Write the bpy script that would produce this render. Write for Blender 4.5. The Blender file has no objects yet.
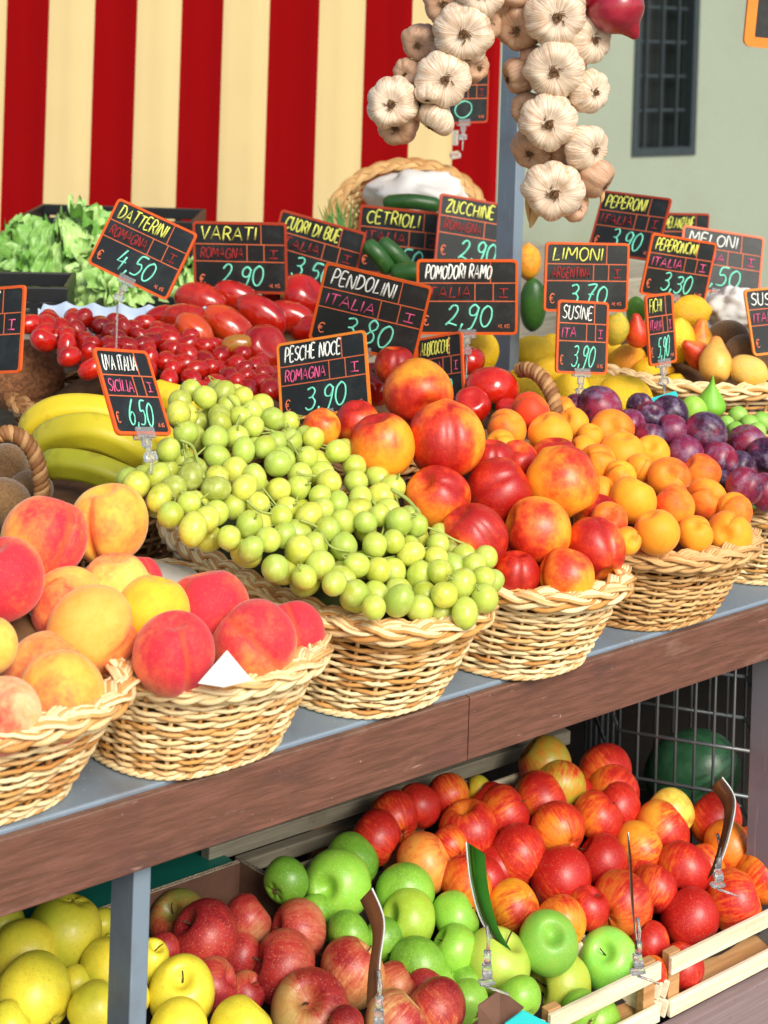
import bpy, bmesh, math, random
from mathutils import Vector, Matrix, Quaternion, noise
random.seed(7)
C = bpy.context.scene.collection
PI = math.pi
rad = math.radians

# ------------------------------------------------------------------ camera geometry (table frame: X along the stall, Y into it, Z up)
F, CX, CY, TH, CAMZ = 1590., 384., 31., 0.032, 1.57
RV = Vector((0.791, -0.612, 0)).normalized()
DV = Vector((0.612, 0.791, 0)).normalized()
UZ = Vector((0, 0, 1))
RC = math.cos(TH) * RV + math.sin(TH) * UZ
UC = math.cos(TH) * UZ - math.sin(TH) * RV

def ray(px, py):
    return DV + ((px - CX) / F) * RC + ((CY - py) / F) * UC
def onz(px, py, z):
    r = ray(px, py); t = (z - CAMZ) / r.z; return Vector((r.x * t, r.y * t, z))
def ony(px, py, y):
    r = ray(px, py); t = y / r.y; return Vector((r.x * t, y, CAMZ + r.z * t))
def dep(px, py, t):
    r = ray(px, py); return Vector((r.x * t, r.y * t, CAMZ + r.z * t))
def onpl(px, py, pl):
    z0, y0, s = pl; r = ray(px, py)
    t = (CAMZ - z0 + s * y0) / (s * r.y - r.z)
    return t
def proj(p):
    q = Vector(p) - Vector((0, 0, CAMZ)); d = q.dot(DV)
    return CX + F * q.dot(RC) / d, CY - F * q.dot(UC) / d, d
def camdir(a, b, c):
    """direction given as (right, up, towards the viewer) of the stall front"""
    return (RV * a + UZ * b - DV * c).normalized()

# ------------------------------------------------------------------ node helpers
def lin(h):
    h = h.lstrip('#'); o = []
    for i in (0, 2, 4):
        v = int(h[i:i + 2], 16) / 255.; o.append(v / 12.92 if v <= .04045 else ((v + .055) / 1.055) ** 2.4)
    return (*o, 1)

class NT:
    def __init__(s, name):
        s.m = bpy.data.materials.new(name); s.m.use_nodes = True; s.t = s.m.node_tree
        s.b = s.t.nodes['Principled BSDF']; s.out = s.t.nodes['Material Output']
    def n(s, typ, **kw):
        nd = s.t.nodes.new(typ)
        for k, v in kw.items():
            if k.startswith('_'): setattr(nd, k[1:], v)
        return nd
    def l(s, a, b): s.t.links.new(a, b)
    def setv(s, sock, v):
        if hasattr(v, 'is_linked') or isinstance(v, bpy.types.NodeSocket): s.l(v, sock)
        else: sock.default_value = v
    def coord(s, kind='Object'):
        return s.n('ShaderNodeTexCoord').outputs[kind]
    def mapping(s, v, scale=(1, 1, 1), loc=(0, 0, 0)):
        m = s.n('ShaderNodeMapping'); s.setv(m.inputs['Vector'], v); s.setv(m.inputs['Scale'], scale); s.setv(m.inputs['Location'], loc)
        return m.outputs[0]
    def vmath(s, op, a, b=None):
        m = s.n('ShaderNodeVectorMath', _operation=op); s.setv(m.inputs[0], a)
        if b is not None: s.setv(m.inputs[1], b)
        return m
    def noise(s, v, scale=5, detail=2, rough=.5, dist=0):
        m = s.n('ShaderNodeTexNoise'); s.setv(m.inputs['Vector'], v); m.inputs['Scale'].default_value = scale
        m.inputs['Detail'].default_value = detail; m.inputs['Roughness'].default_value = rough; m.inputs['Distortion'].default_value = dist
        return m.outputs['Fac']
    def voro(s, v, scale=5, feature='F1'):
        m = s.n('ShaderNodeTexVoronoi', _feature=feature); s.setv(m.inputs['Vector'], v); m.inputs['Scale'].default_value = scale
        return m.outputs['Distance']
    def math(s, op, a, b=0., c=None, clamp=False):
        m = s.n('ShaderNodeMath', _operation=op, _use_clamp=clamp); s.setv(m.inputs[0], a); s.setv(m.inputs[1], b)
        if c is not None: s.setv(m.inputs[2], c)
        return m.outputs[0]
    def ss(s, v, a, b, lo=0., hi=1.):
        m = s.n('ShaderNodeMapRange', _interpolation_type='SMOOTHSTEP'); s.setv(m.inputs['Value'], v)
        m.inputs['From Min'].default_value = a; m.inputs['From Max'].default_value = b
        m.inputs['To Min'].default_value = lo; m.inputs['To Max'].default_value = hi
        return m.outputs['Result']
    def mix(s, f, a, b, mode='MIX'):
        m = s.n('ShaderNodeMix', _data_type='RGBA', _blend_type=mode); s.setv(m.inputs['Factor'], f)
        s.setv(m.inputs['A'], a); s.setv(m.inputs['B'], b); return m.outputs['Result']
    def bump(s, h, st=.2, dist=.01):
        m = s.n('ShaderNodeBump'); s.setv(m.inputs['Height'], h); m.inputs['Strength'].default_value = st; m.inputs['Distance'].default_value = dist
        s.l(m.outputs[0], s.b.inputs['Normal']); return m
    def P(s, **kw):
        for k, v in kw.items(): s.setv(s.b.inputs[k.replace('_', ' ')], v)
        return s.m
    def sep(s, v):
        m = s.n('ShaderNodeSeparateXYZ'); s.setv(m.inputs[0], v); return m.outputs
    def comb(s, x, y, z):
        m = s.n('ShaderNodeCombineXYZ'); s.setv(m.inputs[0], x); s.setv(m.inputs[1], y); s.setv(m.inputs[2], z); return m.outputs[0]
    def info(s): return s.n('ShaderNodeObjectInfo').outputs

def plain(name, col, rough=.5, noise_amt=.12, scale=30, bump=0., **kw):
    t = NT(name); c = lin(col) if isinstance(col, str) else col
    nz = t.noise(t.coord(), scale, 4, .6)
    f = t.ss(nz, .3, .7, 1 - noise_amt, 1 + noise_amt)
    v = t.n('ShaderNodeMix', _data_type='RGBA', _blend_type='MULTIPLY'); v.inputs['Factor'].default_value = 1
    v.inputs['A'].default_value = c
    cc = t.comb(f, f, f); t.l(cc, v.inputs['B'])
    t.P(Base_Color=v.outputs['Result'], Roughness=rough, **kw)
    if bump: t.bump(nz, bump, .004)
    return t.m

# fruit: object colour = ground colour, alpha = amount of blush
def fruit_mat(name, blush, deep, rough=.4, soft=.28, streak=0., spots=None, spot_amt=.5, fuzz=0., sss=.12, coat=0., namp=1.1, groove=None, bloom=None, mott=.5, bump=.05, crease=None):
    t = NT(name); inf = t.info(); co = t.coord()
    off = t.math('MULTIPLY', inf['Random'], 37.)
    cv = t.vmath('ADD', co, t.comb(off, off, off)).outputs[0]
    x, y, z = t.sep(co)
    n1 = t.noise(cv, 2.0, 3, .55)
    d = t.math('ADD', t.math('MULTIPLY', t.math('ADD', t.math('MULTIPLY', x, .6), t.math('ADD', t.math('MULTIPLY', y, .55), t.math('MULTIPLY', z, .35))), .95), t.math('ADD', t.math('MULTIPLY', t.math('SUBTRACT', n1, .5), namp), t.math('MULTIPLY', t.math('SUBTRACT', t.noise(cv, 14, 4, .7), .5), mott)))
    if streak:
        rr = t.math('SQRT', t.math('ADD', t.math('ADD', t.math('MULTIPLY', x, x), t.math('MULTIPLY', y, y)), .0004))
        sv = t.comb(t.math('DIVIDE', x, rr), t.math('DIVIDE', y, rr), t.math('ADD', t.math('MULTIPLY', z, .35), off))
        sn = t.noise(sv, 9, 3, .6)
        d = t.math('ADD', d, t.math('MULTIPLY', t.math('SUBTRACT', sn, .5), streak))
    al = t.math('SUBTRACT', t.math('MULTIPLY', inf['Alpha'], 1.5), .80)
    d = t.math('ADD', d, al)
    f = t.ss(d, -soft, soft)
    n2 = t.noise(cv, 5.5, 3, .6)
    bl = t.mix(t.ss(t.math('ADD', d, t.math('MULTIPLY', t.math('SUBTRACT', n2, .5), .8)), .1, .75), blush, deep)
    gcol = t.mix(t.ss(n2, .35, .7), inf['Color'], t.mix(.5, inf['Color'], groove if groove else inf['Color']))
    c = t.mix(f, gcol, bl)
    if spots is not None:
        v = t.voro(cv, 15); c = t.mix(t.math('MULTIPLY', t.ss(v, .16, .08), spot_amt), c, spots)
        v2 = t.noise(cv, 40, 2, .6); c = t.mix(t.math('MULTIPLY', t.ss(v2, .56, .7), spot_amt * .55), c, spots)
    if bloom is not None:
        c = t.mix(t.ss(t.noise(cv, 3.3, 4, .65), .45, .72, 0, .55), c, bloom)
    if crease:
        ck = t.math('MULTIPLY', t.ss(t.math('ABSOLUTE', y), .05, .0), t.ss(x, .05, .3)); c = t.mix(t.math('MULTIPLY', ck, .7), c, crease)
    bv = t.noise(cv, 26, 3, .6)
    t.bump(bv, bump, .02)
    t.P(Base_Color=c, Roughness=rough, Subsurface_Weight=sss, Subsurface_Scale=.012, Coat_Weight=coat, Coat_Roughness=.12)
    t.b.inputs['Subsurface Radius'].default_value = (1, .45, .2)
    if fuzz: t.P(Specular_IOR_Level=.3, Sheen_Weight=fuzz * .5, Sheen_Roughness=.45, Sheen_Tint=(1, .93, .82, 1))
    return t.m

M = {}
M['peach'] = fruit_mat('peach_skin', crease=lin('d8542a'), blush=lin('e85a40'), deep=lin('cc2c3c'), rough=.7, soft=.5, fuzz=.5, namp=1.7, groove=lin('f59a2c'), spots=lin('e88a4a'), spot_amt=.3, mott=.8, sss=.15)
M['nect'] = fruit_mat('nectarine_skin', lin('dc3c18'), lin('a81410'), .42, crease=lin('a8200e'), soft=.42, streak=.08, coat=.1, namp=1.8, groove=lin('f7a01c'), spots=lin('f4b05a'), spot_amt=.15)
M['apri'] = fruit_mat('apricot_skin', crease=lin('d8641a'), blush=lin('ee6c24'), deep=lin('dc4420'), rough=.55, soft=.5, fuzz=.2, namp=1.4, groove=lin('f7941c'), spots=lin('c8581a'), spot_amt=.2)
M['plum'] = fruit_mat('plum_skin', lin('8a1434'), lin('301232'), .38, soft=.35, groove=lin('5a1a40'), bloom=lin('8f7f9a'), spots=lin('c9949c'), spot_amt=.3, sss=.05)
M['apple'] = fruit_mat('red_apple_skin', lin('d23420'), lin('b41c18'), .4, soft=.42, streak=1.6, coat=.06, namp=1.7, mott=.7, spots=lin('f0b070'), spot_amt=.3, groove=lin('e8741e'))
M['gapple'] = fruit_mat('green_apple_skin', lin('7fb236'), lin('62962a'), .38, soft=.5, coat=.08, spots=lin('d6f0a0'), spot_amt=.5, groove=lin('a8d24a'))
M['yapple'] = fruit_mat('yellow_apple_skin', lin('c8c83a'), lin('b4bc34'), .4, soft=.5, coat=.06, spots=lin('96822a'), spot_amt=.5, groove=lin('d8c22c'))
M['papple'] = fruit_mat('dull_apple_skin', lin('b0302c'), lin('8c1a22'), .45, soft=.4, streak=.9, coat=.03, spots=lin('e0b890'), spot_amt=.45, groove=lin('b07a3a'))
M['tom'] = fruit_mat('tomato_skin', lin('b0160c'), lin('880806'), .2, soft=.4, coat=.5, groove=lin('d83a18'), sss=.08, bump=.02)
M['lemon'] = fruit_mat('lemon_skin', lin('f0b41a'), lin('e0901a'), .42, soft=.4, groove=lin('f8cc14'), sss=.12, bump=.35)
M['grape'] = fruit_mat('grape_skin', lin('b9bf3a'), lin('a09a30'), .3, soft=.5, groove=lin('b4c452'), sss=.0, spots=lin('8a7a30'), spot_amt=.25, bloom=lin('d4dc90'), bump=.03)
g = M['grape'].node_tree.nodes['Principled BSDF']
g.inputs['Subsurface Weight'].default_value = .75; g.inputs['Subsurface Scale'].default_value = .02; g.inputs['Transmission Weight'].default_value = .12; g.inputs['Roughness'].default_value = .33
g.inputs['Subsurface Radius'].default_value = (1, 1, .35)
M['banana'] = fruit_mat('banana_skin', lin('9ca01c'), lin('7a8c18'), .5, soft=.5, groove=lin('d8b41c'), sss=.08, spots=lin('7a5a20'), spot_amt=.35)
M['kiwi'] = plain('kiwi_skin', '7a5a34', .85, .35, 25, .4, Sheen_Weight=.3)
M['coco'] = plain('coconut_husk', '8a5a38', .9, .45, 18, .8)
M['pear'] = fruit_mat('pear_skin', lin('e0481e'), lin('b82a14'), .42, soft=.5, groove=lin('e8a22a'), spots=lin('7a4a20'), spot_amt=.5)
M['fig'] = fruit_mat('green_fig_skin', lin('6fae2c'), lin('5a9424'), .45, soft=.5, groove=lin('8cc83c'), streak=.3, sss=.1)
M['cuke'] = fruit_mat('cucumber_skin', lin('1f4a18'), lin('12300f'), .4, soft=.4, groove=lin('2f5a22'), spots=lin('7a9a5a'), spot_amt=.4)
M['onion'] = fruit_mat('red_onion_skin', lin('8c0f1e'), lin('5c0616'), .28, soft=.4, streak=.9, coat=.4, groove=lin('b83040'))
M['melon'] = fruit_mat('watermelon_skin', lin('14341c'), lin('0a2412'), .35, soft=.25, streak=1.2, groove=lin('4a7a58'))
M['stem'] = plain('fruit_stem', '4a3418', .8)
M['greenstem'] = plain('vine_stem', '9aa850', .7)
M['leaf'] = plain('green_leaf', '3f7a2a', .5, .25, 40, .2)

def garlic_mat():
    t = NT('garlic_paper'); co = t.coord(); x, y, z = t.sep(co); inf = t.info()
    rr = t.math('SQRT', t.math('ADD', t.math('ADD', t.math('MULTIPLY', x, x), t.math('MULTIPLY', y, y)), .0006))
    sv = t.comb(t.math('DIVIDE', x, rr), t.math('DIVIDE', y, rr), t.math('ADD', t.math('MULTIPLY', z, .3), t.math('MULTIPLY', inf['Random'], 20.)))
    sn = t.noise(sv, 16, 4, .65)
    off = t.math('MULTIPLY', inf['Random'], 31.)
    n = t.noise(t.vmath('ADD', co, t.comb(off, off, off)).outputs[0], 3, 4, .6)
    c = t.mix(t.ss(sn, .35, .7), lin('eaddc6'), lin('bf9673'))
    c = t.mix(t.ss(n, .52, .75, 0, .6), c, lin('b58a62'))
    c = t.mix(t.ss(t.noise(sv, 34, 2), .6, .75, 0, .4), c, lin('b88a96'))
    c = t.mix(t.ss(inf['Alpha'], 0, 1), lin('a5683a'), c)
    t.bump(sn, .25, .02)
    return t.P(Base_Color=c, Roughness=.5, Subsurface_Weight=.1, Subsurface_Scale=.01)
M['garlic'] = garlic_mat()
M['root'] = plain('dry_roots', '7a5a3c', .9, .4, 60, .5)

def wicker_mat(name, a, b, d):
    t = NT(name)
    at = t.n('ShaderNodeAttribute', _attribute_name='tint').outputs['Fac']
    co = t.coord()
    n = t.noise(t.mapping(co, (1, 1, 1)), 55, 4, .65)
    n2 = t.noise(co, 9, 3, .6)
    v = t.math('ADD', t.math('MULTIPLY', at, .75), t.math('MULTIPLY', n, .5))
    c = t.mix(t.ss(v, .2, .85), lin(a), lin(b))
    c = t.mix(t.ss(t.math('ADD', t.math('MULTIPLY', t.math('SUBTRACT', 1., at), .25), t.math('MULTIPLY', n2, .8)), .52, .8, 0, .6), c, lin(d))
    t.bump(n, .3, .003)
    return t.P(Base_Color=c, Roughness=.6, Specular_IOR_Level=.3)
M['wicker'] = wicker_mat('pale_wicker', 'cf9850', 'f4dcaa', 'b87638')
M['wicker_b'] = wicker_mat('brown_wicker', '8a5c34', 'b58a5a', '6a4020')
M['wicker_o'] = wicker_mat('golden_wicker', 'b88a52', 'd8b078', 'a06a34')
M['paper'] = plain('white_paper', 'd6d2ca', .8, .05, 20, .1)
M['liner'] = plain('shade_brown_liner', '6a4a2c', .9, .3, 30, .2)  # sheet under the heaps, shade of the gaps put into its brown
M['olive'] = plain('shade_olive_liner', '3c4418', .9, .3, 30, .2)  # dark olive sheet, shade between the grapes put into its colour
M['darkliner'] = plain('dark_shade_sheet', '2a1f1c', .9, .3, 30, .2)  # dark sheet standing in for shade between apples and under the table

def wood_paint():
    t = NT('brown_painted_board'); co = t.coord()
    g = t.noise(t.mapping(co, (7, 80, 80)), 2, 6, .72)
    n = t.noise(co, 7, 4, .6); sc = t.noise(t.mapping(co, (6, 40, 40), (3, 1, 2)), 3, 3, .6)
    c = t.mix(t.ss(g, .35, .7), lin('5e3d2f'), lin('7a5042'))
    c = t.mix(t.ss(n, .55, .75, 0, .6), c, lin('5c3a38'))
    c = t.mix(t.ss(sc, .66, .74, 0, .55), c, lin('b09088'))
    kn = t.voro(t.mapping(co, (1, 1, 2.2)), 7.5)
    c = t.mix(t.ss(kn, .075, .03, 0, .75), c, lin('2e1a16'))
    ch = t.noise(co, 90, 2, .5); c = t.mix(t.ss(ch, .73, .77, 0, .6), c, lin('b8a094'))
    xx, yy, zz = t.sep(co); ed = t.math('ADD', zz, t.math('MULTIPLY', t.noise(t.mapping(co, (9, 9, 9)), 4, 4, .7), .012))
    c = t.mix(t.ss(ed, .8445 + .004, .8515 + .004, 0, .6), c, lin('8a7060'))
    st = t.noise(t.mapping(co, (2, 12, 5)), 3, 4, .7); c = t.mix(t.ss(st, .58, .72, 0, .6), c, lin('4a3430')); c = t.mix(t.ss(st, .40, .28, 0, .45), c, lin('98786a'))
    t.bump(g, .35, .004)
    return t.P(Base_Color=c, Roughness=.5)
M['board'] = wood_paint()
def rawwood(name, a, b, d):
    t = NT(name); co = t.coord()
    g = t.noise(t.mapping(co, (2, 45, 45)), 3, 5, .7); n = t.noise(co, 12, 4, .6)
    c = t.mix(t.ss(g, .3, .7), lin(a), lin(b)); c = t.mix(t.ss(n, .56, .74, 0, .5), c, lin(d))
    sp = t.voro(co, 40); c = t.mix(t.ss(sp, .08, .04, 0, .5), c, lin('6a5038'))
    t.bump(g, .3, .003); return t.P(Base_Color=c, Roughness=.7)
M['crate'] = rawwood('crate_poplar', 'f0e6cc', 'd6c4a0', 'b09a78')
M['crate_d'] = rawwood('crate_corner_wood', 'c89a68', 'a87848', '8a5c38')
M['crate_g'] = rawwood('weathered_slat', 'a8a08a', '8a8272', '6c6454')
M['darkwood'] = rawwood('dark_shelf_wood', '2c2420', '221c1a', '16110f')
M['mdf'] = rawwood('grey_brown_board', '8a7878', '7c6868', '6a5656')
def metal(name, col, rough, met=.3):
    t = NT(name); co = t.coord(); n = t.noise(co, 14, 4, .6); s = t.noise(t.mapping(co, (60, 60, 4)), 3, 3)
    c = t.mix(t.ss(n, .45, .75, 0, .35), lin(col), lin('6a5a50')); c = t.mix(t.ss(s, .64, .72, 0, .4), c, lin('b8bcc0'))
    return t.P(Base_Color=c, Roughness=rough, Metallic=met)
M['post'] = metal('grey_painted_steel', '8496a6', .4)
M['top'] = metal('blue_grey_tabletop', '7f90a0', .5, .1)
M['wire'] = metal('grey_wire', '6f767a', .4, .5)
M['black'] = plain('black_plastic', '16181a', .4)
M['teal'] = plain('teal_printed_card', '168a7a', .6, .1, 15)
M['cyan'] = plain('cyan_printed_card', '2ac8c8', .6, .05, 15)
M['card'] = plain('brown_cardboard', '6a4a3a', .85, .15, 30, .1)
M['cardedge'] = plain('torn_cardboard_edge', 'b8a890', .9, .3, 200, .3)
def slate():
    t = NT('black_sign_board'); co = t.coord(); n = t.noise(co, 18, 5, .65); n2 = t.noise(t.mapping(co, (30, 90, 30), (1, 2, 3)), 2, 3, .6); r = t.info()['Random']
    c = t.mix(t.ss(n, .45, .75, 0, .55), lin('181c1d'), lin('3c4344')); c = t.mix(t.ss(n2, .62, .78, 0, .5), c, lin('565c5a'))
    return t.P(Base_Color=c, Roughness=.5)
M['slate'] = slate()
M['frame'] = plain('orange_sign_frame', 'dc5a1a', .4, .06, 30)
M['frame_r'] = plain('shaded_red_sign_frame', 'a83a1c', .5, .08, 30)  # dulled orange for back cards, shade put into colour; hanging card's frame is red
M['frame_y'] = plain('amber_sign_frame', 'e88426', .4, .06, 30)
M['rule'] = plain('orange_rule_line', 'c8643c', .6)
def chalk(name, col):
    t = NT(name); co = t.coord('Object'); n = t.noise(co, 420, 3, .7); n2 = t.noise(co, 70, 3, .6)
    f = t.math('ADD', t.math('MULTIPLY', n, .6), t.math('MULTIPLY', n2, .5))
    return t.P(Base_Color=t.mix(t.ss(f, .36, .56), tuple(v * .35 + .01 for v in lin(col)[:3]) + (1,), lin(col)), Roughness=.9)
M['k_white'] = chalk('white_chalk', 'f0f4ec')
M['k_yellow'] = chalk('yellow_chalk', 'e6e86a')
M['k_mint'] = chalk('mint_chalk', '7fe8c8')
M['k_pink'] = chalk('pink_chalk', 'dc5a88')
M['k_red'] = chalk('dark_red_chalk', '9c2a2a')
M['k_orange'] = plain('orange_print', 'e87850', .7)
def clearplastic():
    t = NT('clear_plastic'); t.P(Base_Color=(.85, .88, .9, 1), Roughness=.15, Transmission_Weight=.85, IOR=1.35); return t.m
M['clear'] = clearplastic()
M['bag'] = plain('milky_plastic_film', 'e8e4dc', .35, .06, 12, .3, Transmission_Weight=.15)
M['bluewhite'] = plain('pale_blue_tray', 'b4c4d8', .45, .06, 20)

def awning_mats():
    out = []
    for nm, c in (('red_awning_cloth', '8c0408'), ('cream_awning_cloth', 'd6c08c')):
        t = NT(nm); co = t.coord(); n = t.noise(co, 4, 3); w = t.noise(t.mapping(co, (220, 220, 220)), 3, 2)
        b = lin(c); cc = t.mix(t.ss(n, .3, .75, 0, .22), b, tuple(v * .8 for v in b[:3]) + (1,))
        t.bump(w, .12, .002); t.P(Base_Color=cc, Roughness=.85, Specular_IOR_Level=.08); out.append(t.m)
    return out
M['ared'], M['acream'] = awning_mats()
def plaster():
    t = NT('green_grey_plaster'); co = t.coord(); n = t.noise(co, .9, 5, .6); f = t.noise(co, 40, 4, .6)
    c = t.mix(t.ss(n, .35, .7), lin('929c8c'), lin('888f7c')); c = t.mix(t.ss(f, .55, .7, 0, .15), c, lin('6a705a'))
    t.bump(f, .2, .01); return t.P(Base_Color=c, Roughness=.95, Specular_IOR_Level=.1)
M['plaster'] = plaster()
def paving():
    t = NT('grey_stone_paving'); co = t.coord()
    br = t.n('ShaderNodeTexBrick'); t.l(co, br.inputs['Vector']); br.inputs['Scale'].default_value = 1.6
    br.inputs['Color1'].default_value = lin('8a857c'); br.inputs['Color2'].default_value = lin('76726a'); br.inputs['Mortar'].default_value = lin('4a4742'); br.inputs['Mortar Size'].default_value = .012
    n = t.noise(co, 6, 5, .6); c = t.mix(t.ss(n, .4, .7, 0, .4), br.outputs['Color'], lin('625e58'))
    t.bump(n, .3, .01); return t.P(Base_Color=c, Roughness=.8)
M['paving'] = paving()
M['iron'] = plain('dark_window_iron', '2e383c', .5)
t_ = NT('dark_window_glass'); M['glass'] = t_.P(Base_Color=(.012, .016, .016, 1), Roughness=.25)

# ------------------------------------------------------------------ mesh builder
class MB:
    def __init__(s): s.v = []; s.f = []; s.mi = []; s.tint = []
    def add(s, vs, fs, mi=0, tint=.5):
        o = len(s.v); s.v += [tuple(v) for v in vs]; s.f += [tuple(i + o for i in f) for f in fs]; s.mi += [mi] * len(fs); s.tint += [tint] * len(vs)
    def box(s, c, size, mi=0, rot=None, bev=0.):
        bm = bmesh.new(); bmesh.ops.create_cube(bm, size=1)
        for v in bm.verts: v.co = Vector((v.co.x * size[0], v.co.y * size[1], v.co.z * size[2]))
        if bev: bmesh.ops.bevel(bm, geom=bm.edges[:], offset=bev, segments=2, profile=.5, affect='EDGES')
        R = rot if rot else Matrix.Identity(3)
        bm.verts.index_update()
        s.add([R @ v.co + Vector(c) for v in bm.verts], [[v.index for v in f.verts] for f in bm.faces], mi); bm.free()
    def plank(s, a, b, w, h, mi=0, bev=.001, up=UZ):
        """board from a to b (centre line), w across, h tall"""
        a = Vector(a); b = Vector(b); d = (b - a); L = d.length; x = d.normalized(); y = up.cross(x).normalized(); z = x.cross(y)
        R = Matrix((x, y, z)).transposed(); s.box((a + b) / 2, (L, w, h), mi, R, bev)
    def tube(s, pts, r, n=8, mi=0, closed=False, tint=.5, cap=True):
        pts = [Vector(p) for p in pts]; N = len(pts); vs = []; fs = []
        rr = r if callable(r) else (lambda k: r)
        prev = None
        for i, p in enumerate(pts):
            t = (pts[(i + 1) % N] - pts[i - 1]) if closed else (pts[min(i + 1, N - 1)] - pts[max(i - 1, 0)])
            t = t.normalized() if t.length > 1e-9 else Vector((0, 0, 1))
            if prev is None:
                a = UZ if abs(t.z) < .9 else Vector((1, 0, 0)); u = t.cross(a).normalized()
            else:
                u = (prev - t * prev.dot(t)).normalized()
            prev = u; w = t.cross(u); q = rr(i / (N - 1))
            for k in range(n):
                an = 2 * PI * k / n; vs.append(p + (u * math.cos(an) + w * math.sin(an)) * q)
        M_ = N if closed else N - 1
        for i in range(M_):
            for k in range(n):
                a = i * n + k; b = i * n + (k + 1) % n; j = ((i + 1) % N) * n
                fs.append((a, b, j + (k + 1) % n, j + k))
        if not closed and cap:
            fs.append(tuple(range(n))[::-1]); fs.append(tuple((N - 1) * n + k for k in range(n)))
        s.add(vs, fs, mi, tint)
    def build(s, name, mats, parent=None, smooth=True, loc=None):
        me = bpy.data.meshes.new(name); me.from_pydata(s.v, [], s.f)
        for m in (mats if isinstance(mats, (list, tuple)) else [mats]): me.materials.append(m)
        me.polygons.foreach_set('material_index', s.mi)
        me.polygons.foreach_set('use_smooth', [smooth] * len(s.f))
        at = me.attributes.new('tint', 'FLOAT', 'POINT'); at.data.foreach_set('value', s.tint)
        me.update()
        o = bpy.data.objects.new(name, me); C.objects.link(o)
        if loc is not None:
            me.transform(Matrix.Translation(-Vector(loc))); o.location = loc
        if parent is not None: attach(o, parent)
        return o

def attach(o, parent):
    o.parent = parent
    o.matrix_parent_inverse = WM(parent).inverted()
def WM(o):
    m = Matrix.LocRotScale(o.location, o.rotation_quaternion if o.rotation_mode == 'QUATERNION' else o.rotation_euler, o.scale)
    return (WM(o.parent) @ o.matrix_parent_inverse @ m) if o.parent else m
def empty(name, loc):
    o = bpy.data.objects.new(name, None); C.objects.link(o); o.location = loc; o.empty_display_size = .02; return o
def tag(o, label, cat, group=None, kind=None):
    o['label'] = label; o['category'] = cat
    if group: o['group'] = group
    if kind: o['kind'] = kind
    return o
def struct(o): o['kind'] = 'structure'; return o

# ------------------------------------------------------------------ fruit meshes (unit diameter, stem along +Z)
def revolve(name, fn, mat, nu=40, nv=26, kink=False):
    vs = []; fs = []
    for j in range(nv + 1):
        t = PI * j / nv
        for i in range(nu):
            vs.append(fn(t, 2 * PI * i / nu))
    for j in range(nv):
        for i in range(nu):
            a = j * nu + i; b = j * nu + (i + 1) % nu; c = b + nu; d = a + nu
            fs.append((a, d, c, b))
    me = bpy.data.meshes.new(name); me.from_pydata(vs, [], fs)
    me.polygons.foreach_set('use_smooth', [True] * len(fs)); me.materials.append(mat)
    bm = bmesh.new(); bm.from_mesh(me); bmesh.ops.remove_doubles(bm, verts=bm.verts[:], dist=1e-5); bm.to_mesh(me); bm.free()
    me.validate(); me.update(); return me

def wob(p, seed, amp, sc=1.6):
    n = noise.noise_vector(Vector(p) * sc + Vector((seed * 7.3, seed * 3.1, seed * 5.7)))
    return (p[0] + n.x * amp, p[1] + n.y * amp, p[2] + n.z * amp)
def f_peach(seed, point=.03, gd=.085, sq=.97):
    def fn(t, p):
        r = .5 * math.sin(t) ** .92 if math.sin(t) > 0 else 0
        pp = (p + PI) % (2 * PI) - PI
        gro = gd * math.exp(-(pp / .11) ** 2) * max(0, math.sin(t)) ** .35 * (1 if t < 2.5 else max(0, (PI - t) / .64))
        side = 1 + .035 * math.exp(-((abs(pp) - .55) / .35) ** 2)
        r = r * side * (1 - gro / .5)
        z = .5 * sq * math.cos(t) - .13 * math.exp(-(t / .30) ** 2) - point * math.exp(-((PI - t) / .18) ** 2)
        return wob((r * math.cos(p), r * math.sin(p), z), seed, .022)
    return fn
def f_apple(seed, h=.45, waist=.05, conic=.10):
    def fn(t, p):
        s = max(0, math.sin(t)); r = .5 * s ** .88 * (1 - conic * (t / PI) ** 2 * 1.0 + .02)
        lob = 1 + .022 * math.cos(5 * p + seed) * (t / PI) ** 1.5
        r *= lob
        z = h * math.cos(t) - .19 * math.exp(-(t / .25) ** 2) + .10 * math.exp(-((PI - t) / .34) ** 2) * (1 + .25 * math.cos(5 * p + seed))
        return wob((r * math.cos(p), r * math.sin(p), z), seed, .03, 1.3)
    return fn
def f_ell(seed, l=1.2, tip=0., amp=.02, neck=0., dim=.0):
    """longer in Z; tip = pointed ends"""
    def fn(t, p):
        s = max(0, math.sin(t)); r = .5 * s ** .9
        z = .5 * l * math.cos(t) + tip * (math.exp(-(t / .2) ** 2) - math.exp(-((PI - t) / .22) ** 2)) - dim * math.exp(-(t / .25) ** 2)
        if neck and z > 0: r *= 1 - neck * (z / (.5 * l))
        return wob((r * math.cos(p), r * math.sin(p), z), seed, amp)
    return fn
def f_pear(seed, neck=.52):
    def fn(t, p):
        u = t / PI
        r = .5 * math.sin(t) ** .8 * (neck + (1 - neck) * (1 / (1 + math.exp(-(u - .42) * 13)))) if math.sin(t) > 0 else 0
        z = .68 * math.cos(t) - .02 - .05 * math.exp(-(t / .2) ** 2) + .05 * math.exp(-((PI - t) / .3) ** 2)
        return wob((r * math.cos(p), r * math.sin(p), z), seed, .03)
    return fn
def f_fig(seed):
    def fn(t, p):
        u = t / PI
        r = .5 * max(0, math.sin(t)) ** .9 * (.12 + .88 / (1 + math.exp(-(u - .40) * 14)))
        z = .82 * math.cos(t) * (1 if t < PI / 2 else .62)
        r *= 1 + .012 * math.cos(14 * p)
        return wob((r * math.cos(p), r * math.sin(p), z), seed, .03)
    return fn
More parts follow.
